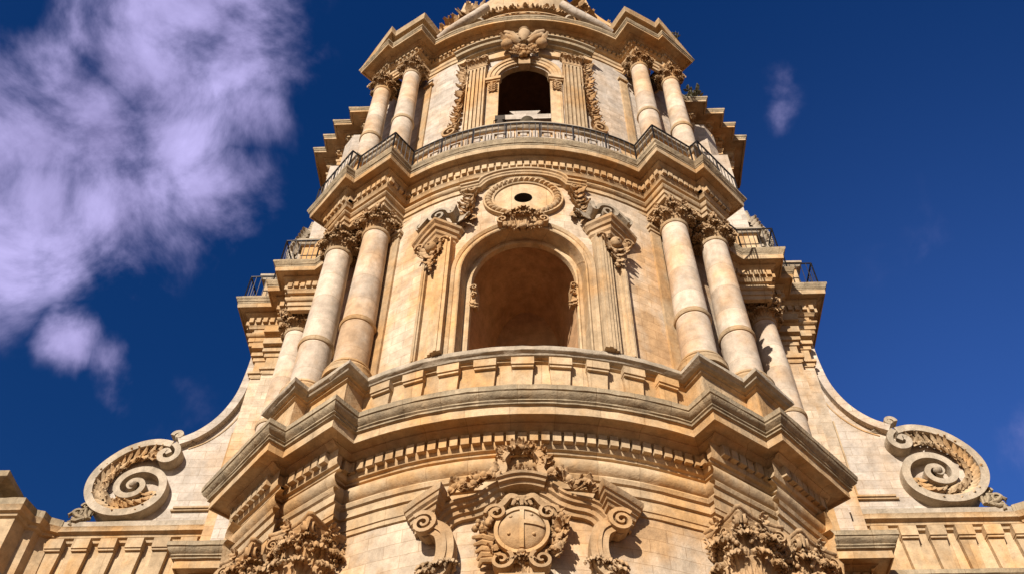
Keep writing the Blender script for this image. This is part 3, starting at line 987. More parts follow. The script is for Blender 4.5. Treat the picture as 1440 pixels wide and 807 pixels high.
def make_column(x, y, z0, zsh, R0, Rt, hcap, rz, base_h=0.0, band=0.34, seed=1):
    c = empty('column', (x, y, z0), CH, 0)
    H = zsh-z0
    m = MB()
    prof = []
    nseg = 24
    for i in range(nseg+1):
        t = i/nseg
        rr = R0+(Rt-R0)*(max(0, t-0.25)/0.75)**1.25
        prof.append((rr, t*H))
    m.lathe(prof, 40)
    sh = m.build('shaft', M_shaft, c, 30, local=True)
    m = MB()
    zb = H*band
    m.lathe([(R0*0.99, zb-0.14), (R0*1.05, zb-0.12), (R0*1.10, zb-0.06), (R0*1.10, zb+0.0), (R0*1.04, zb+0.02), (R0*1.07, zb+0.06), (R0*1.05, zb+0.10), (R0*0.98, zb+0.12)], 40, caps=False)
    m.build('band', M_mould, c, 30, local=True)
    m = MB()
    m.lathe([(Rt*1.0, H-0.16), (Rt*1.07, H-0.14), (Rt*1.13, H-0.08), (Rt*1.13, H-0.02), (Rt*1.06, H+0.03), (Rt*1.0, H+0.05)], 40, caps=False)
    m.build('neck_ring', M_mould, c, 30, local=True)
    if base_h:
        m = MB()
        m.lathe([(R0*1.42, 0.0), (R0*1.42, 0.16), (R0*1.36, 0.18), (R0*1.42, 0.28), (R0*1.36, 0.36), (R0*1.20, 0.40), (R0*1.16, 0.48), (R0*1.22, 0.52), (R0*1.2, 0.6), (R0*1.05, 0.64)], 40)
        m.build('base', M_mould, c, 30, local=True)
    cp = capital_mesh(Rt, hcap, seed)
    o = cp.build('capital', M_carve, c, 55, local=True)
    o.location = (0, 0, H+0.02)
    o.rotation_euler = (0, 0, rz)
    return c
def put_column(src, x, y, z, rz):
    c = copy_tree(src, CH)
    c.location = Vector((x, y, z)) - wloc(CH)
    for ch in c.children:
        ch.rotation_euler = (0, 0, rz)
    return c
A_ = R_(37)
c2 = make_column(5.83, 22.60, 23.48, 31.78, 0.60, 0.50, 1.0, A_, 0.6)
put_column(c2, -5.83, 22.60, 23.48, -A_)
for sx in (1, -1):
    put_column(c2, sx*7.45, 23.50, 23.48, sx*R_(45))
    put_column(c2, sx*10.0, 28.05, 23.95, 0)
c3 = make_column(5.78, 23.0, 38.0, 46.35, 0.50, 0.41, 0.95, A_, 0.5, band=0.42, seed=3)
put_column(c3, -5.78, 23.0, 38.0, -A_)
for sx in (1, -1):
    put_column(c3, sx*7.4, 23.85, 38.0, sx*R_(45))
c1 = make_column(5.98, 22.75, 1.0, 15.55, 0.70, 0.60, 1.92, A_, 0.8, seed=5)
put_column(c1, -5.98, 22.75, 1.0, -A_)
for sx in (1, -1):
    put_column(c1, sx*7.62, 23.85, 1.0, sx*R_(45))

# ---------------- tier 3
# pedestal course with fret panels
PB = offset(P2, -0.55)
m = MB()
sweep(m, PB, [(-0.12, 35.2), (-0.12, 37.15), (-0.04, 37.18)], cap=False)
part(m, 'pedestal', M_mould, 30)
m = MB()
sweep(m, PB, [(-0.05, 37.17), (0.02, 37.22), (0.06, 37.32), (0.14, 37.36), (0.14, 37.48), (0.10, 37.54), (-1.2, 37.58)], step=0.45, jit=0.01)
part(m, 'pedestal_cornice', M_scroll, 30)
XB = wallmap(20.39+0.67, 9.40-0.67)
def fret(m, s0, w, z0, z1):
    t, d = 0.085, 0.09
    m.box(s0-w/2, s0-w/2+t, 0, d, z0, z1); m.box(s0+w/2-t, s0+w/2, 0, d, z0, z1)
    m.box(s0-w/2+t, s0+w/2-t, 0, d, z1-t, z1)
    m.box(s0-w/2+t, s0+w/2-t, 0, d, z0, z0+t)
    if w > 0.5:
        m.box(s0-w/2+2.3*t, s0+w/2-2.3*t, 0, d*0.8, (z0+z1)/2-t*1.3, (z0+z1)/2+t*1.3)
m = MB(XB)
for k in range(-4, 5):
    fret(m, k*0.98, 0.66, 36.42, 36.98)
    if k < 4: fret(m, (k+0.5)*0.98, 0.20, 36.42, 36.98)
part(m, 'fret_panels', M_pale)

O3C, O3R, S3 = 44.12, 1.30, 37.6
m = MB(X3)
pierced_wall(m, R3, 5.6, 37.5, 47.4, O3C, O3R, 37.5)
part(m, 'upper_wall', M_pale)
flank_wall([(5.22, 23.84), (5.3, 24.0), (6.9, 24.9), (8.1, 25.8), (7.6, 26.3), (8.6, 27.05), (8.6, 27.3), (9.6, 27.3), (10.2, 28.0), (10.4, 29.0), (11.2, 29.7), (11.4, 31)], 35.0, 48.2, 'upper_flank_wall', M_pale)
m = MB(X3)
reveal(m, O3R, O3C, 37.6, 0.0, -0.28)
part(m, 'window_reveal', M_mould, 30)
m = MB(X3)
archring(m, O3R, 2.2, O3C, 37.6, -0.28, [(0, 0), (1, 0)])
reveal(m, 2.2, O3C, 37.6, -0.28, -4.0)
m.face([m.vert((s_, -4.0, z)) for s_, z in arch_path(2.2, O3C, 37.6)])
m.box(-2.2, 2.2, -4.0, 0.02, 37.45, 37.6)
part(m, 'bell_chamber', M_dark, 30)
m = MB(X3)
archring(m, O3R, 1.78, O3C+0.1, O3C-0.05, 0.0, [(0, -0.02), (0, 0.12), (0.25, 0.14), (0.3, 0.19), (0.65, 0.19), (0.7, 0.25), (1.0, 0.27), (1.0, -0.02)])
part(m, 'archivolt', M_mould, 30)
for sx in (-1, 1):
    m = MB(X3)
    m.box(*sorted((sx*1.22, sx*1.78)), -0.02, 0.10, 37.6, 43.75)
    m.box(*sorted((sx*1.16, sx*1.86)), -0.02, 0.20, 43.75, 43.85)
    m.box(*sorted((sx*1.12, sx*1.90)), -0.02, 0.28, 43.85, 44.08)
    part(m, 'impost', M_mould)
    m = MB(X3)
    for q in range(7):
        m.ball((sx*1.50+rnd.uniform(-.06, .06), 0.16, 43.6-q*0.13), 0.10-0.006*q, n=6, m=4)
    for q in range(4):
        for k in (-1, 1):
            m.leaf((sx*1.50, 0.12, 43.65-q*0.22), (k*0.7, 0.2, -0.6), (0, 1, 0), 0.26, 0.18, 0.4, 3)
    part(m, 'leaf_drop', M_carve, 55)
    # fluted pilaster
    fp = empty('fluted_pilaster', X3(sx*2.3, 0, 38), CH)
    m = MB(X3)
    x0, x1 = 1.86, 2.78
    m.box(*sorted((sx*x0, sx*x1)), -0.02, 0.22, 37.6, 45.35)
    nfl = 5
    fwid = (x1-x0)/nfl
    for k in range(nfl+1):
        c = x0+k*fwid
        a, b = max(x0, c-0.055), min(x1, c+0.055)
        m.box(*sorted((sx*a, sx*b)), 0.22, 0.32, 38.2, 45.25)
    m.box(*sorted((sx*x0, sx*x1)), 0.22, 0.32, 45.25, 45.35)
    part(m, 'shaft', M_mould, None, fp)
    m = MB(X3)
    c = Vector((sx*2.32, 0.25, 45.35))
    m.box(*sorted((sx*1.84, sx*2.80)), -0.02, 0.34, 45.35, 45.45)
    m.box(*sorted((sx*1.90, sx*2.74)), -0.02, 0.22, 45.45, 46.15)
    for k in range(5):
        t = (k/4-0.5)*2
        m.leaf(c+Vector((t*0.36, 0.0, 0.1)), (0, 0, 1), (0, 1, 0), 0.42, 0.26, 0.9, 3, 0.03)
        m.leaf(c+Vector((t*0.32, 0.02, 0.3)), (t*0.3, 0, 1), (0, 1, 0), 0.45, 0.26, 0.9, 3, 0.03)
    for k in (-1, 1):
        m.spiral(c+Vector((k*0.40, 0.05, 0.66)), (k, 0, 0), (0, 0, 1), (0, 1, 0), 0.17, 1.4, 0.22, 0.06)
    m.flower(c+Vector((0, 0.1, 0.7)), (0, 1, 0), 0.2)
    m.box(*sorted((sx*1.76, sx*2.88)), -0.02, 0.40, 46.15, 46.32)
    part(m, 'capital', M_carve, 55, fp)
    # foliage garland hanging at the pilaster's outer side
    m = MB(X3)
    for q in range(30):
        z = 46.2-q*0.215
        s_ = sx*(3.02+0.016*max(0, q-12))
        for k in (-1, 1):
            m.leaf((s_+rnd.uniform(-.05, .05), 0.05+rnd.uniform(0, .06), z+rnd.uniform(-.06, .06)), (k*rnd.uniform(0.35, 1.0), 0.3, rnd.uniform(-0.8, 0.35)), (k*0.3, 1, rnd.uniform(-.2, .4)), rnd.uniform(0.22, 0.38), 0.24, 0.8, 3, 0.04)
        m.ball((s_+rnd.uniform(-.1, .1), 0.14, z-0.1), rnd.uniform(0.06, 0.11), n=6, m=4)
    m.spiral((sx*3.35, 0.05, 39.6), (sx, 0, 0), (0, 0, 1), (0, 1, 0), 0.42, 1.5, 0.35, 0.12, start=PI*0.6, sgn=-1)
    for q in range(6):
        m.leaf((sx*(3.3+0.06*q), 0.1, 39.3-0.05*q), (sx*(0.2+0.15*q), 0.1, -0.8+0.1*q), (0, 1, 0), 0.6, 0.35, 0.4, 3)
    part(m, 'garland', M_carve, 55)
    # plain end strip
    m = MB(X3)
    m.box(*sorted((sx*5.02, sx*5.45)), -0.02, 0.09, 37.6, 46.2)
    m.box(*sorted((sx*4.92, sx*5.46)), -0.02, 0.19, 46.2, 46.36)
    part(m, 'end_pilaster', M_mould)
# curved hood above the window, broken by the cartouche
for sx in (-1, 1):
    m = MB(X3)
    sec = [(-0.30, -0.02), (-0.30, 0.20), (-0.22, 0.24), (-0.18, 0.40), (-0.08, 0.44), (-0.05, 0.62), (0.10, 0.66), (0.16, 0.78), (0.26, 0.78), (0.30, -0.02)]
    pa = [(sx*(0.62+0.3*i), 0, 47.25-0.006*i*i) for i in range(10)]
    m.ribbon(pa, (0, 1, 0), 0, 0, prof=[((-a if sx > 0 else a), b) for a, b in sec])
    part(m, 'hood_mould', M_grey, 30)
    m = MB(X3)
    m.box(*sorted((sx*2.92, sx*3.36)), -0.02, 0.36, 46.35, 46.93)
    m.box(*sorted((sx*0.7, sx*2.95)), -0.02, 0.22, 46.33, 46.90)
    part(m, 'hood_frieze', M_mould)
m = MB(X3)
ct = empty('cartouche', X3(0, 0.4, 46), CH)
m.lathe([(0.10, -0.55), (0.18, -0.45), (0.26, -0.15), (0.31, 0.15), (0.29, 0.36), (0.22, 0.46), (0.30, 0.56), (0.28, 0.62), (0.15, 0.68)], 16, (0, 0.5, 47.75))
part(m, 'urn', M_warm, 40, ct)
m = MB(X3)
for sx in (-1, 1):
    m.tube([(sx*0.25, 0.6, 47.2), (sx*0.6, 0.72, 47.65), (sx*0.92, 0.6, 48.25)], 0.13, 7, [1, 1.25, 0.7])
    m.tube([(sx*0.2, 0.55, 46.9), (sx*0.55, 0.7, 47.1), (sx*0.85, 0.7, 47.6)], 0.16, 7, [1, 1.2, 0.7])
    m.ball((sx*0.82, 0.60, 46.75), 0.30, 0.28, 0.34, 9, 6)
    m.spiral((sx*1.05, 0.4, 47.6), (sx, 0, 0), (0, 0, 1), (0, 1, 0), 0.22, 1.2, 0.25, 0.08)
    m.leaf((sx*0.5, 0.5, 46.9), (sx*0.8, 0.3, 0.6), (0, 1, 0), 0.8, 0.4, 0.4)
part(m, 'horns', M_warm, 50, ct)
m = MB(X3)
for q in range(46):
    t = rnd.random()
    wd = 0.70*math.sqrt(max(0.05, 1-t))
    m.ball((rnd.uniform(-wd, wd), 0.40+rnd.uniform(0, 0.2), 46.6-t*1.0), rnd.uniform(0.08, 0.14), n=6, m=4)
for q in range(16):
    a = rnd.uniform(-1.4, 1.4)
    m.flower((math.sin(a)*0.52, 0.5, 46.15-math.cos(a)*0.35), (math.sin(a)*0.5, 1, -0.3), 0.2, 5)
part(m, 'flower_cluster', M_carve, 55, ct)
m = MB(X3)
m.box(-0.28, 0.28, -0.02, 0.35, 45.0, 46.0)
part(m, 'keystone', M_carve)

# raking half pediments over the paired columns of the top tier
for sx in (1, -1):
    pts = [(4.62, 22.74, 1.75), (5.36, 21.62, 1.75), (7.01, 22.62, 1.8), (7.21, 22.40, 1.9), (8.89, 23.99, 0.30)]
    pl = [(sx*x, y, z) for x, y, z in pts]
    if sx < 0: pl = pl[::-1]
    m = MB()
    sweep(m, pl, [(-0.9, 48.75), (-0.5, 48.78), (-0.44, 48.86), (-0.12, 48.86), (-0.11, 48.80), (-0.02, 48.80), (0.0, 49.0), (0.04, 49.10), (0.06, 49.22), (-0.9, 49.3)], step=0.5, jit=0.008)
    part(m, 'raking_pediment', M_mould, 30)
    m = MB()
    pl2 = offset([(p[0], p[1]) for p in pl], -0.5)
    zs = [p[2] for p in pl]
    rows = [[(p[0], p[1], 49.3), (p[0], p[1], 48.86+z)] for p, z in zip(pl2, zs)]
    m.quadgrid(rows)
    part(m, 'pediment_wall', M_mould)

# lantern base above the top cornice
ln = empty('lantern', (0, 24.5, 49.5), CH)
XL = wallmap(22.5, 4.2)
m = MB(XL)
m.quadgrid([[(-5.5+0.55*i, 0, 49.3) for i in range(21)], [(-5.5+0.55*i, 0, 56) for i in range(21)]])
part(m, 'wall', M_mould, 30, ln)
m = MB(XL)
for (s0, s1, z0, z1, d) in ((-1.35, 1.35, 49.3, 51.05, 0.30), (-1.5, 1.5, 51.05, 51.2, 0.40), (-3.0, -1.7, 49.3, 50.7, 0.22), (1.7, 3.0, 49.3, 50.7, 0.22)):
    nn = 6
    for i in range(nn):
        m.box(s0+(s1-s0)*i/nn, s0+(s1-s0)*(i+1)/nn, -0.02, d, z0, z1)
part(m, 'plinth', M_scroll, None, ln)
m = MB(XL)
for i in range(54):
    t = i/53*2-1
    m.ball((t*2.1, 0.55, 52.0+0.32*t*t), rnd.uniform(0.11, 0.16), 0.15, 0.14, 7, 5)
    m.leaf((t*2.1, 0.6, 52.0+0.32*t*t), (rnd.uniform(-1, 1), 0.3, rnd.uniform(-.6, .6)), (0, 1, 0), 0.26, 0.2, 0.8, 3)
m.ribbon([(-2.2+0.22*i, 0.05, 51.72+0.32*(i/10-1)**2) for i in range(21)], (0, 1, 0), 0.4, 0.16)
part(m, 'garland', M_carve, 55, ln)
for sx in (-1, 1):
    m = MB()
    # buttress scroll running out over the half pediment
    pts = [Vector((sx*2.05, 21.75, 51.9)), Vector((sx*2.6, 21.85, 51.25)), Vector((sx*3.3, 22.0, 50.6)), Vector((sx*4.05, 22.25, 50.1)), Vector((sx*4.6, 22.6, 49.9))]
    m.tube(pts, 0.24, 12, [1, 1, 1, 0.95, 0.9])
    part(m, 'scroll', M_pale, 50, ln)
    m = MB()
    m.tube([(sx*2.2, 22.2, 50.5), (sx*2.35, 21.75, 50.0), (sx*2.4, 21.6, 49.55)], 0.22, 12)
    part(m, 'scroll', M_scroll, 50, ln)
    m = MB()
    for q in range(70):
        t = rnd.random()
        p = Vector((sx*(2.6+2.6*t), 22.5+1.2*t+rnd.uniform(-.25, .25), 53.0-2.6*t+rnd.uniform(-0.45, 0.5)))
        d = Vector((sx*rnd.uniform(-.3, .8), -1, rnd.uniform(-.6, .5)))
        m.leaf(p, Vector((rnd.uniform(-1, 1), -0.3, rnd.uniform(-1, 1))), d, rnd.uniform(0.45, 0.8), 0.42, 0.6, 3, 0.05)
        if q % 3 == 0: m.ball(p+d*0.1, 0.16, n=7, m=5)
    part(m, 'foliage_carving', M_carve, 55, ln)
    m = MB()
    pts = smooth_path([(sx*5.25, 22.75, 49.5), (sx*5.15, 22.85, 50.4), (sx*4.75, 22.9, 51.3), (sx*4.1, 22.85, 52.2), (sx*3.5, 22.7, 53.2), (sx*3.2, 22.6, 54.6)], 5)
    m.ribbon(pts, (0, 1, 0), 1.0, 0.5)
    m.ribbon([(a, b-0.1, c) for a, b, c in pts], (0, 1, 0), 0.12, 0.22)
    part(m, 'buttress', M_mould, None, ln)

# ---------------- iron railings
def railing(plan, z0, h, name='railing', step=0.15, post=1.4, y_max=99):
    m = MB()
    pl = plan
    for a, b in zip(pl[:-1], pl[1:]):
        m.tube([(a[0], a[1], z0+h), (b[0], b[1], z0+h)], 0.04, 5)
        m.tube([(a[0], a[1], z0+0.12), (b[0], b[1], z0+0.12)], 0.018, 4)
    for i, (x, y, tx, ty) in enumerate(along(pl, step)):
        m.tube([(x, y, z0), (x, y, z0+h)], 0.017, 4)
    for i, (x, y, tx, ty) in enumerate(along(pl, post)):
        m.tube([(x, y, z0-0.1), (x, y, z0+h)], 0.038, 5)
    return part(m, name, M_iron, 40)
RL = offset(P2, -0.06)
half = [p for p in RL if p[1] < 24.8]
railing(half, 35.15, 1.55, step=0.26)
for sx in (1, -1):
    pl = [(sx*x, y) for x, y in ((7.75, 24.85), (9.42, 26.28), (11.0, 26.28), (11.0, 27.4), (11.55, 27.4), (11.55, 28.3), (13.05, 28.3), (13.05, 30.5))]
    railing(pl, 35.2, 1.65, step=0.24)

# ---------------- upper side pieces: scroll buttresses beside tier 3
for sx in (1, -1):
    m = MB()
    m.box(*sorted((sx*9.0, sx*10.3)), 27.0, 29, 35.1, 44.5)
    m.box(*sorted((sx*8.9, sx*10.4)), 26.9, 29, 37.2, 37.6)
    part(m, 'buttress_pier', M_pale)
    m = MB()
    y0 = 27.2
    pts = smooth_path([(sx*10.32, y0, 39.6), (sx*10.42, y0, 39.0), (sx*10.72, y0, 38.55), (sx*11.0, y0, 38.0), (sx*11.08, y0, 37.3), (sx*10.98, y0, 36.7), (sx*10.75, y0, 36.4), (sx*10.55, y0, 36.55), (sx*10.55, y0, 36.85), (sx*10.75, y0, 36.95)], 4)
    m.ribbon(pts, (0, 1, 0), 0.9, 0.30)
    for q in range(26):
        p = pts[q]
        m.ball((p[0]+sx*0.13, y0+0.15, p[2]), 0.10, 0.2, 0.12, 7, 5)
    for q in range(7):
        m.leaf((sx*(10.45+0.05*q), y0-0.05, 38.6-0.25*q), (sx*0.5, -0.2, 0.5), (sx*0.3, -0.9, 0), 0.36, 0.26, 0.9, 3, 0.04)
    m.box(*sorted((sx*10.25, sx*11.1)), y0+0.2, y0+0.8, 35.2, 36.5)
    part(m, 'scroll_buttress', M_scroll, 45)

# ---------------- wings with the great volutes
def conv(px, py):          # pixel of the crop used while measuring -> plane coordinates (left volute)
    return px, py
SPIRAL = []
cx0, cz0 = 15.55, 25.42
# traced on the left volute: (x outward from axis, z)
raw = [(14.62, 27.02), (14.42, 26.85), (14.34, 27.10), (14.50, 27.36), (14.80, 27.38), (14.98, 27.08), (14.92, 26.72)]
def volute_path():
    # big spiral: from the small curl at the inner top, over the outside, under, and in to the eye
    pts = []
    ctl = [(14.42, 27.58), (15.0, 27.72), (15.65, 27.62), (16.35, 27.22), (16.95, 26.5), (17.22, 25.75), (17.15, 25.0), (16.75, 24.35), (16.1, 23.98), (15.35, 23.93), (14.7, 24.15),
           (14.25, 24.65), (14.18, 25.3), (14.42, 25.85), (14.95, 26.15), (15.5, 26.12), (15.92, 25.82), (16.08, 25.35), (15.92, 24.95), (15.55, 24.78), (15.15, 24.92), (15.0, 25.25), (15.15, 25.55), (15.45, 25.58), (15.6, 25.38), (15.5, 25.22), (15.38, 25.28)]
    return ctl
YW = 29.75
def VS(pts): return [(14.2+(x-14.2)*0.955, 23.75+(z-23.75)*0.93) for x, z in pts]
for sx in (1, -1):
    wg = empty('volute_wing', (sx*14.0, YW, 23.6), CH)
    curve = [(12.30, 33.6), (12.26, 32.6), (12.30, 31.3), (12.42, 30.2), (12.72, 29.25), (13.15, 28.52), (13.7, 27.98), (14.3, 27.66)]
    cs = smooth_path(curve, 5)
    outer = [(14.45, 27.75), (15.0, 27.86), (15.7, 27.74), (16.45, 27.3), (17.05, 26.55), (17.33, 25.75), (17.25, 24.95), (16.85, 24.25), (16.3, 23.9), (16.2, 23.6)]
    poly = cs + smooth_path(VS(outer), 4) + [(7.5, 23.6), (7.5, 33.6)]
    m = MB()
    def P(x, y, z): return (sx*x, y, z)
    f = [m.vert(P(x, YW, z)) for x, z in poly]
    bk = [m.vert(P(x, YW+1.2, z)) for x, z in poly]
    uvp = [(x*1.0, z) for x, z in poly]
    m.face(f, uvp); m.face(bk[::-1])
    for i in range(len(poly)):
        j = (i+1) % len(poly)
        m.face((f[i], bk[i], bk[j], f[j]))
    part(m, 'wall', M_pale, None, wg)
    # coping along the sweep
    m = MB()
    ex = (0, 1, 0)
    sec = [(-0.02, -0.34), (0.30, -0.34), (0.30, 1.25), (-0.02, 1.25)]
    sec2 = [(a if sx > 0 else -a, b) for a, b in [(-0.22, -0.26), (0.10, -0.30), (0.14, -0.22), (0.14, 1.25), (-0.22, 1.25)]]
    m.ribbon([P(x, YW, z) for x, z in cs[3:]], ex, 0, 0, prof=[(-a, b) for a, b in sec2])
    part(m, 'coping', M_pale, 30, wg)
    # inner flat fillet
    m = MB()
    ic = [(x-0.42, z-0.25) for x, z in cs]
    m.ribbon([P(x, YW-0.03, z) for x, z in ic[10:]], ex, 0.05, 0.06)
    m.box(*sorted((sx*11.9, sx*13.6)), YW-0.16, YW+0.02, 24.28, 24.36)
    m.box(*sorted((sx*11.8, sx*13.7)), YW-0.10, YW+0.02, 24.2, 24.28)
    m.box(*sorted((sx*11.85, sx*11.95)), YW-0.10, YW+0.02, 24.36, 27.5)
    m.box(*sorted((sx*12.2, sx*12.26)), YW-0.08, YW+0.02, 24.36, 28.2)
    part(m, 'panel_moulding', M_mould, None, wg)
    # the volute
    m = MB()
    path = smooth_path(VS(volute_path()), 5)
    n = len(path)
    ws = [1.0-0.45*max(0, (i/n-0.45))/0.55 for i in range(n)]
    m.ribbon([P(x, YW-0.44, z) for x, z in path], ex, 0.48, 0.31, ws=ws)
    cur = smooth_path([(14.30, 27.62-0.2), (14.08, 27.15), (14.06, 26.8), (14.3, 26.55), (14.62, 26.6), (14.72, 26.88), (14.52, 27.06), (14.38, 26.9)], 5)
    m.ribbon([P(x, YW-0.50, z-0.12) for x, z in cur], ex, 0.54, 0.24)
    m.ball(P(15.37, YW-0.40, 25.25), 0.17, 0.2, 0.17, 10, 6)
    part(m, 'spiral', M_scroll, 35, wg)
    # laurel in the channel
    m = MB()
    lau = smooth_path(VS([(15.05, 27.2), (15.7, 27.1), (16.25, 26.75), (16.65, 26.2), (16.8, 25.6), (16.68, 25.0), (16.3, 24.55), (15.75, 24.35), (15.1, 24.4), (14.7, 24.75), (14.6, 25.25)]), 5)
    for i, (x, z) in enumerate(lau):
        a = lau[max(i-1, 0)]; b = lau[min(i+1, len(lau)-1)]
        t = Vector((sx*(b[0]-a[0]), 0, b[1]-a[1])).normalized()
        nn = Vector((-t.z, 0, t.x))
        for k in (-1, 1):
            m.leaf(Vector(P(x, YW-0.12-0.08*(i % 2), z))+nn*k*0.03, t*0.9*(-1)+nn*k*rnd.uniform(.35, .75), (0, -1, 0), rnd.uniform(0.36, 0.60), rnd.uniform(0.14, 0.22), 0.35, 2, 0.03, lean=rnd.uniform(0.2, 0.5))
    m.flower(P(14.95, YW-0.25, 26.75), (0, -1, 0), 0.3)
    part(m, 'laurel', M_mould, 55, wg)
    # leaf crests at the top and foot of the volute
    m = MB()
    m.spiral(P(14.35, YW-0.32, 27.92), (sx, 0, 0), (0, 0, 1), (0, 1, 0), 0.24, 1.1, 0.40, 0.17)
    m.ball(P(14.35, YW-0.1, 27.92), 0.2, 0.25, 0.2, 8, 6)
    for q in range(5):
        a = 0.5-0.28*q
        p0 = Vector(P(14.25, YW-0.2+0.05*q, 27.68))
        m.tube([p0, p0+Vector((sx*(-0.2-0.05*q), 0, 0.10-0.04*q)), p0+Vector((sx*(-0.45-0.06*q), 0, 0.06-0.03*q))], 0.07, 6, [0.7, 1.2, 0.5])
    part(m, 'leaf_crest', M_scroll, 50, wg)
    m = MB()
    for q in range(7):
        a = PI*(0.62-0.115*q)
        L = 0.56+0.12*math.sin(q*1.9)
        p0 = Vector(P(16.6+0.04*q, YW-0.30+0.07*(q % 2), 23.72))
        dx, dz = sx*math.cos(a), math.sin(a)
        side = Vector((-dz*sx, 0, dx*sx))
        m.tube([p0, p0+Vector((dx, 0, dz))*L*0.5+side*(-0.06), p0+Vector((dx, 0, dz))*L*0.9, p0+Vector((dx, 0, dz))*L+side*(-0.16), p0+Vector((dx, 0, dz))*L*0.86+side*(-0.24)], 0.085, 7, [0.9, 1.25, 1.1, 0.9, 0.4])
    m.spiral(P(17.1, YW-0.35, 23.98), (sx, 0, 0), (0, 0, 1), (0, 1, 0), 0.22, 1.2, 0.3, 0.10)
    m.spiral(P(16.95, YW-0.3, 24.35), (sx, 0, 0), (0, 0, 1), (0, 1, 0), 0.16, 1.2, 0.3, 0.08)
    part(m, 'leaf_crest', M_grey, 50, wg)
    # attic balustrade below: rail, blocks, die
    m = MB()
    pl = [(7.6, 29.85), (17.75, 29.85)] if sx > 0 else [(-17.75, 29.85), (-7.6, 29.85)]
    sweep(m, pl, [(0, 20.9), (0, 22.75), (0.12, 22.80), (0.14, 22.90), (0.24, 22.95), (0.26, 23.06), (0.42, 23.12), (0.44, 23.24), (0.48, 23.3)], step=0.8, cap=False)
    part(m, 'attic_wall', M_mould, 30, wg)
    m = MB()
    sweep(m, pl, [(0.47, 23.29), (0.40, 23.34), (0.40, 23.58), (0.3, 23.62), (-0.8, 23.66)], step=0.5, jit=0.01, cap=False)
    part(m, 'attic_rail', M_scroll, 30, wg)
    XA = lambda s_, d, z: (sx*s_, 29.85-d, z)
    for k in range(6):
        part(corbel(XA, 12.55+k*1.0, 22.86, 22.44, 20.9, 0.62, 0.34, 0.20, 0.08), 'corbel_block', M_mould, None, wg)
    # stepped block by the tower
    m = MB()
    m.box(*sorted((sx*7.8, sx*11.0)), 27.75, 30, 20.85, 23.0)
    m.box(*sorted((sx*9.2, sx*10.9)), 28.3, 30, 23.0, 24.4)
    m.box(*sorted((sx*10.9, sx*12.3)), 28.0, 30, 20.85, 21.3)
    m.box(*sorted((sx*10.9, sx*11.5)), 28.9, 30, 23.0, 23.35)
    m.box(*sorted((sx*10.9, sx*11.4)), 29.0, 30, 23.35, 23.85)
    part(m, 'block', M_pale, None, wg)
# corner pedestals at the ends of the balustrades
for sx, xs in ((-1, 17.75), (1, 17.75)):
    pd = empty('corner_pedestal', (sx*18.6, 29.0, 21), CH)
    m = MB()
    pts = [(17.55, 29.9), (17.55, 29.45), (17.95, 29.25), (18.05, 28.9), (18.35, 28.8), (18.5, 28.1), (20.5, 28.1)]
    pl = [(sx*x, y) for x, y in pts]
    if sx < 0: pl = pl[::-1]
    sweep(m, pl, [(-0.25, 20.9), (-0.25, 22.9), (-0.15, 22.95), (-0.12, 23.05), (0.0, 23.1), (0.03, 23.2), (0.10, 23.3)], step=0.8, cap=False)
    part(m, 'die', M_mould, 30, pd)
    m = MB()
    sweep(m, pl, [(0.09, 23.29), (0.06, 23.34), (0.06, 23.62), (0, 23.66), (-1.6, 23.75)], step=0.4, jit=0.012, cap=False)
    part(m, 'cap', M_grey, 30, pd)
    if sx < 0:
        m = MB()
        sweep(m, [(-21, 27.6), (-19.3, 27.6), (-19.3, 29.5)], [(-0.4, 23.6), (-0.4, 24.1), (-0.15, 24.2), (0.0, 24.3), (0.0, 24.55), (-0.1, 24.6), (-1.2, 24.65)], step=0.5, jit=0.01, cap=False)
        part(m, 'cap', M_grey, 30, pd)
# nave wall and roof mass behind
m = MB()
m.box(-26, 26, 30.6, 31.0, -1.6, 21.0)
m.box(-11.6, 11.6, 30.2, 44, 20.9, 34.0)
m.box(-10.6, 10.6, 29.2, 36, 34.0, 48.5)
m.box(-4.4, 4.4, 24.6, 32, 48.5, 55)
part(m, 'nave', M_pale)

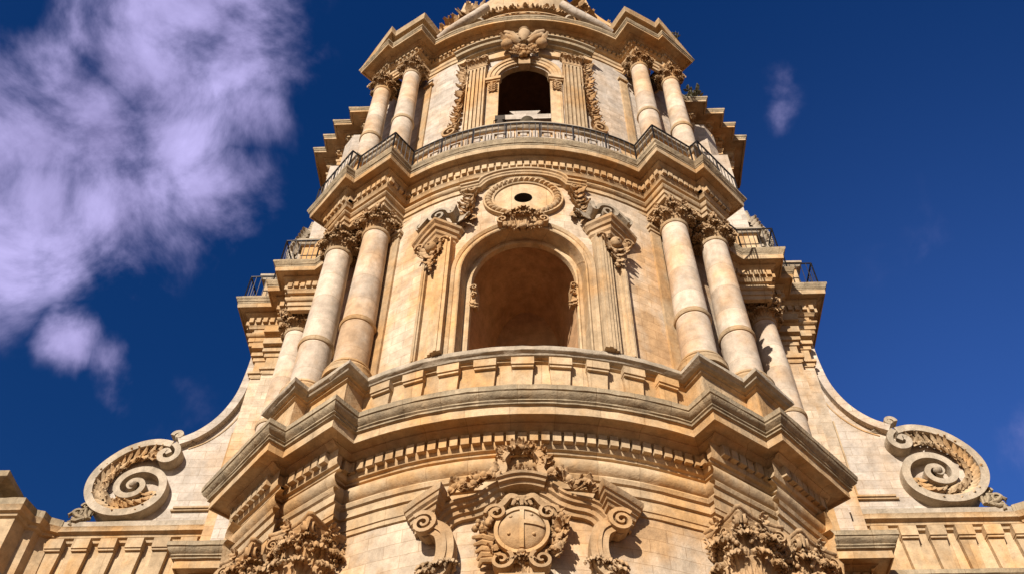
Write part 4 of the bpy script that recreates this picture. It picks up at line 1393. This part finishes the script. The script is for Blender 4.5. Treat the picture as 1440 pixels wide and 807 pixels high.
# ---------------- tier 1 centre: broken pediment, coat of arms, crown
bp = empty('broken_pediment', X1(0, 0.4, 17.5), CH)
def mir(pts, sx): return [(sx*a, b, c) for a, b, c in pts]
for sx in (-1, 1):
    m = MB(X1)
    # section across the run: (height, projection)
    sec = [(-0.30, -0.02), (-0.30, 0.12), (-0.20, 0.15), (-0.17, 0.24), (-0.06, 0.27), (-0.02, 0.37), (0.06, 0.39), (0.09, 0.47), (0.15, 0.49), (0.17, -0.02)]
    path = smooth_path([(2.22, 0, 16.98), (2.02, 0, 17.22), (1.72, 0, 17.36), (1.35, 0, 17.42), (1.05, 0, 17.54), (0.78, 0, 17.76), (0.55, 0, 17.90)], 4)
    pr = [((-a) if sx < 0 else a, b) for a, b in sec]
    m.ribbon(mir(path, sx), (0, 1, 0), 0, 0, prof=pr)
    part(m, 'curved_cornice', M_warm, 30, bp)
    # outer cornice fragment turned outwards
    m = MB(lambda x, y, z: X1(x, -y, z))
    pts = [(sx*2.16, 0.0), (sx*2.22, 0.62), (sx*2.98, 0.16), (sx*3.0, 0.0)]
    if sx < 0: pts = pts[::-1]
    sweep(m, [(a, -b) for a, b in pts], [(-0.14, 16.78), (-0.06, 16.82), (-0.06, 16.94), (0.0, 16.98), (0.0, 17.06), (0.06, 17.10), (0.08, 17.22), (0.13, 17.24), (0.13, 17.30), (0.20, 17.36), (0.22, 17.46), (0.26, 17.48), (0.29, 17.56), (0.30, 17.66), (0.26, 17.70), (-0.4, 17.80)], step=0.3)
    part(m, 'end_cornice', M_warm, 30, bp)
    # scroll bracket
    m = MB(X1)
    m.spiral((sx*2.52, 0.10, 16.78), (-sx, 0, 0), (0, 0, 1), (0, 1, 0), 0.36, 1.9, 0.52, 0.13, start=PI*0.75, sgn=-1)
    m.spiral((sx*2.52, 0.10, 16.62), (-sx, 0, 0), (0, 0, 1), (0, 1, 0), 0.31, 1.0, 0.30, 0.15, start=PI*0.75, sgn=-1)
    st = smooth_path([(sx*2.35, 0.08, 16.72), (sx*2.02, 0.08, 16.45), (sx*1.92, 0.08, 15.9), (sx*2.02, 0.08, 15.4), (sx*2.3, 0.08, 15.1)], 5)
    m.ribbon(st, (0, 1, 0), 0.42, 0.46)
    m.ribbon([(a, b+0.40, c) for a, b, c in st], (0, 1, 0), 0.07, 0.10)
    for q in range(3):
        acanthus(m, (sx*(1.86+0.22*q), 0.30+0.06*q, 15.05-0.08*q), (sx*(q-1)*0.5, 1, 0), 0.42, 0.46, 0.3, rnd)
    acanthus(m, (sx*2.25, 0.40, 14.75), (sx*0.4, 1, 0), 0.4, 0.5, 0.3, rnd)
    part(m, 'scroll_bracket', M_warm, 45, bp)
    # garland on the curved cornice
    m = MB(X1)
    for q in range(34):
        t = q/33
        p = (sx*(0.75+1.1*t), 0.62+rnd.uniform(-.08, .08), 18.16-0.50*t+0.08*math.sin(t*9)+rnd.uniform(-.06, .06))
        m.ball(p, rnd.uniform(0.08, 0.13), n=6, m=4)
        m.leaf(p, (rnd.uniform(-1, 1), 0.2, rnd.uniform(-1, .6)), (0, 1, 0.1), 0.24, 0.18, 0.6, 3, 0.03)
    part(m, 'garland', M_carve, 55, bp)
m = MB(X1)
m.ribbon([(-0.62+0.062*i, 0, 17.94+0.14*math.sin(PI*i/20)) for i in range(21)], (0, 1, 0), 0, 0, prof=[(-a, b) for a, b in [(-0.14, -0.02), (-0.14, 0.42), (-0.07, 0.45), (-0.04, 0.56), (0.03, 0.58), (0.06, 0.66), (0.13, 0.68), (0.15, -0.02)]])
part(m, 'centre_cornice', M_warm, 30, bp)
# wreath crown with opening
wr = empty('wreath', X1(0, 0.6, 19.2), CH)
m = MB(X1)
for q in range(300):
    a = rnd.uniform(-0.45, PI+0.45)
    rr = rnd.uniform(0.80, 1.2)
    p = (0.60*rr*math.cos(a), 0.34+0.16*math.cos((rr-1)/0.2*PI/2)+rnd.uniform(-.04, .05), 18.72+0.50*rr*math.sin(a))
    d = (math.cos(a)*0.6, 0.9, math.sin(a)*0.4)
    if q % 3:
        m.ball(p, rnd.uniform(0.05, 0.095), n=6, m=4)
    else:
        m.leaf(p, (rnd.uniform(-1, 1), 0.4, rnd.uniform(-1, 1)), d, rnd.uniform(0.13, 0.2), 0.15, 0.9, 3, 0.03)
part(m, 'flowers', M_carve, 60, wr)
m = MB(X1)
for sx in (-1, 1):
    m.ribbon(smooth_path([(sx*0.40, 0.22, 18.95), (sx*0.54, 0.22, 18.66), (sx*0.48, 0.22, 18.34), (sx*0.60, 0.22, 18.1)], 5), (0, 1, 0), 0.4, 0.2)
m.box(-0.60, 0.60, -0.02, 0.12, 18.05, 19.0)
for q in range(18):
    m.leaf((rnd.uniform(-.24, .24), 0.28+rnd.uniform(-.05, .12), 18.40+rnd.uniform(-.10, .06)), (rnd.uniform(-1, 1), 0.3, rnd.uniform(-.2, 1)), (0, 1, 0), 0.18, 0.15, 0.8, 3, 0.03)
m.flower((0, 0.36, 18.46), (0, 1, 0), 0.18)
part(m, 'niche', M_warm, 50, wr)
# coat of arms
ca = empty('coat_of_arms', X1(0, 0.3, 16.8), CH)
sz = 16.42
m = MB(X1)
rows = []
for k in range(9):
    t = k/8
    rr = math.sin(t*PI/2)
    rows.append([(0.62*rr*math.cos(2*PI*i/40), 0.30+0.24*math.cos(t*PI/2), sz+0.66*rr*math.sin(2*PI*i/40)*(1.0 if math.sin(2*PI*i/40) > 0 else 0.96)) for i in range(40)])
rows.append([(0.66*math.cos(2*PI*i/40), 0.30, sz+0.70*math.sin(2*PI*i/40)) for i in range(40)])
rows.append([(0.66*math.cos(2*PI*i/40), -0.02, sz+0.70*math.sin(2*PI*i/40)) for i in range(40)])
m.quadgrid(rows, closed=True)
part(m, 'shield', M_warm, 40, ca)
def dome_d(x, z):
    q = min(1, math.sqrt((x/0.64)**2+((z-sz)/0.68)**2))
    return 0.30+0.24*math.cos(math.asin(q)) if q < 1 else 0.30
m = MB(X1)
m.ribbon([(0.0, dome_d(0, sz-0.60+1.22*i/16), sz-0.60+1.22*i/16) for i in range(17)], (0, 1, 0), 0.05, 0.11)
m.ribbon([(0.57*i/8, dome_d(0.57*i/8, sz+0.13-0.05*i/8), sz+0.13-0.05*i/8) for i in range(9)], (0, 1, 0), 0.05, 0.11)
for bx, bz in ((-0.28, 0.36), (0.24, 0.42), (-0.32, -0.2), (0.3, -0.22)):
    m.ball((bx, dome_d(bx, sz+bz), sz+bz), 0.05, 0.05, 0.05)
part(m, 'cross', M_mould, 40, ca)
m = MB(X1)
m.ribbon([(0.66*math.cos(2*PI*i/48), 0.26, sz+0.70*math.sin(2*PI*i/48)) for i in range(49)], (0, 1, 0), 0.16, 0.10)
part(m, 'rim', M_mould, 40, ca)
m = MB(X1)
def cart(a, r): return (r*0.95*math.cos(a), 0.2, sz+r*math.sin(a))
for k in range(26):
    a = 2*PI*k/26
    p = cart(a, 0.74)
    d = Vector((math.cos(a), 0.25, math.sin(a)))
    low = math.sin(a)
    L = 0.42+0.14*math.sin(3*a+1)
    m.leaf((p[0], 0.12+0.1*(k % 2), p[2]), d, (0, 1, 0), L*0.85, 0.26, 0.9, 4, 0.04)
for sx in (-1, 1):
    # scrolls of the cartouche
    m.spiral((sx*0.66, 0.1, sz+0.52), (sx, 0, 0), (0, 0, 1), (0, 1, 0), 0.28, 1.5, 0.4, 0.10, start=0, sgn=1)
    m.spiral((sx*0.50, 0.12, sz-0.98), (sx, 0, 0), (0, 0, 1), (0, 1, 0), 0.30, 1.5, 0.4, 0.11, start=PI*0.7, sgn=1)
    m.ribbon(smooth_path([(sx*0.06, 0.3, sz+0.95), (sx*0.3, 0.34, sz+1.02), (sx*0.5, 0.3, sz+0.8), (sx*0.78, 0.25, sz+0.55), (sx*0.86, 0.2, sz+0.2)], 4), (0, 1, 0), 0.2, 0.16)
for k in range(5):
    m.tube([(-0.75, 0.25, sz-0.18-0.16*k), (-1.0, 0.33, sz-0.12-0.19*k), (-1.28+0.05*k, 0.22, sz-0.04-0.24*k)], 0.085, 6, [1, 1, 0.55])
for q in range(46):
    a = rnd.uniform(2.3, 3.1); rr = rnd.uniform(0.85, 1.25)
    m.ball((rr*math.cos(a), 0.2+rnd.uniform(0, .25), sz+0.05+rr*0.75*math.sin(a)), rnd.uniform(0.05, 0.10), n=6, m=4)
for q in range(40):
    t = rnd.random()
    p = (0.98-0.15*t+rnd.uniform(-.1, .1), 0.2+rnd.uniform(0, .25), sz+0.75-1.5*t)
    m.ball(p, rnd.uniform(0.05, 0.10), n=6, m=4)
    if q % 2: m.leaf(p, (rnd.uniform(-.3, 1), 0.3, rnd.uniform(-1, .5)), (0, 1, 0), 0.28, 0.2, 0.7, 3, 0.03)
for k in range(5):
    t = k/4*2-1
    acanthus(m, (t*0.30, 0.30-0.06*abs(t), sz-1.36), (t*0.8, 1, 0), 0.48-0.1*abs(t), 0.34, 0.2, rnd)
    m.tube([(t*0.05, 0.34, sz+1.12), (t*0.16, 0.46, sz+0.98), (t*0.24, 0.42, sz+0.78)], 0.07, 6, [0.8, 1.2, 0.7])
for k in range(12):
    a = rnd.uniform(-0.5, PI+0.5)
    acanthus(m, (0.80*math.cos(a), 0.1, sz-0.12+0.80*math.sin(a)), (math.cos(a), 0.9, 0), 0.22, 0.30, 0.2, rnd, 4)
m.ball((0, 0.5, sz-0.78), 0.12, 0.1, 0.08)
part(m, 'mantling', M_carve, 55, ca)
m = MB(X1)
m.box(-0.55, 0.55, -0.02, 0.5, 14.85, 15.02)
m.box(-0.45, 0.45, -0.02, 0.42, 14.5, 14.85)
part(m, 'plinth', M_mould, None, ca)

# ---------------- separate things: bell with its headstock, flood lamp, weeds
def bell():
    x, y, z = X3(0.12, -0.9, 42.0)
    b = tag(empty('bell', (x, y, z)), 'bell under a pale flared headstock beam in the topmost arched window', 'bell')
    m = MB()
    pr = [(-1.35, -0.55), (1.2, -0.55), (1.2, -0.12), (0.45, -0.12), (0.62, 0.22), (-0.85, 0.22), (-0.62, -0.12), (-1.35, -0.12)]
    a = [m.vert((x+px, y-0.14, z+pz)) for px, pz in pr]
    c = [m.vert((x+px, y+0.14, z+pz)) for px, pz in pr]
    m.face(a); m.face(c[::-1])
    for i in range(len(pr)):
        j = (i+1) % len(pr)
        m.face((a[i], c[i], c[j], a[j]))
    m.build('headstock', M_pale, b)
    m = MB()
    m.lathe([(0.05, -0.55), (0.34, -0.62), (0.42, -0.9), (0.48, -1.3), (0.62, -1.62), (0.72, -1.75), (0.66, -1.78), (0.4, -1.3)], 28, (x, y, z), caps=False)
    m.build('body', M_bronze, b, 40)
bell()
lx, ly, lz = X3(-0.92, 1.0, 38.15)
lamp = tag(empty('flood_lamp', (lx, ly, lz)), 'small dark flood lamp clamped to the railing below the topmost window', 'lamp')
m = MB()
m.box(lx-0.22, lx+0.22, ly-0.16, ly+0.16, lz-0.05, lz+0.30)
m.lathe([(0.08, -0.42), (0.15, -0.25), (0.18, -0.05)], 12, (lx, ly, lz))
m.build('housing', M_hole, lamp)
m = MB()
m.tube([(lx-0.27, ly, lz-0.9), (lx-0.27, ly, lz+0.12), (lx+0.27, ly, lz+0.12), (lx+0.27, ly, lz-0.9)], 0.025, 5)
m.build('bracket', M_iron, lamp)

def weed(x, y, z, h, n, label, seed):
    r = random.Random(seed)
    w = tag(empty('weed', (x, y, z)), label, 'plant', 'weeds growing on the cornices')
    ms, ml = MB(), MB()
    for i in range(n):
        a = r.uniform(0, 2*PI); le = r.uniform(0.1, 0.5)
        d = Vector((math.cos(a)*le, math.sin(a)*le, 1))
        L = h*r.uniform(0.5, 1.0)
        pts = [Vector((x, y, z)) + Vector((math.cos(a), math.sin(a), 0))*0.15*r.random() + d*L*t + Vector((0, 0, -0.15*L*t*t*le)) for t in (0, 0.35, 0.7, 1)]
        ms.tube(pts, 0.012, 4, [1, 0.8, 0.6, 0.3])
        for q in range(8):
            t = r.uniform(0.15, 1)
            p = pts[0].lerp(pts[3], t)
            b = r.uniform(0, 2*PI)
            ml.leaf(p, (math.cos(b), math.sin(b), r.uniform(0, 0.8)), (0, 0, 1), h*r.uniform(0.14, 0.26), h*0.12, 0.3, 2, 0.004)
    ms.build('stems', M_leaf, w)
    ml.build('leaves', M_leaf, w, 40)
weed(8.05, 23.3, 50.35, 0.7, 10, 'small green weed on the sloping top cornice right of the uppermost arch', 1)
weed(9.15, 26.75, 49.5, 1.5, 11, 'large leafy weed tuft above the stepped side cornice right of the topmost columns', 2)
weed(9.75, 27.1, 49.5, 1.2, 8, 'thin weed sprouting outermost on the stepped side cornice right of the topmost columns', 3)
weed(-6.6, 22.7, 51.0, 0.4, 6, 'tiny weed on the half pediment left of the uppermost arch', 4)
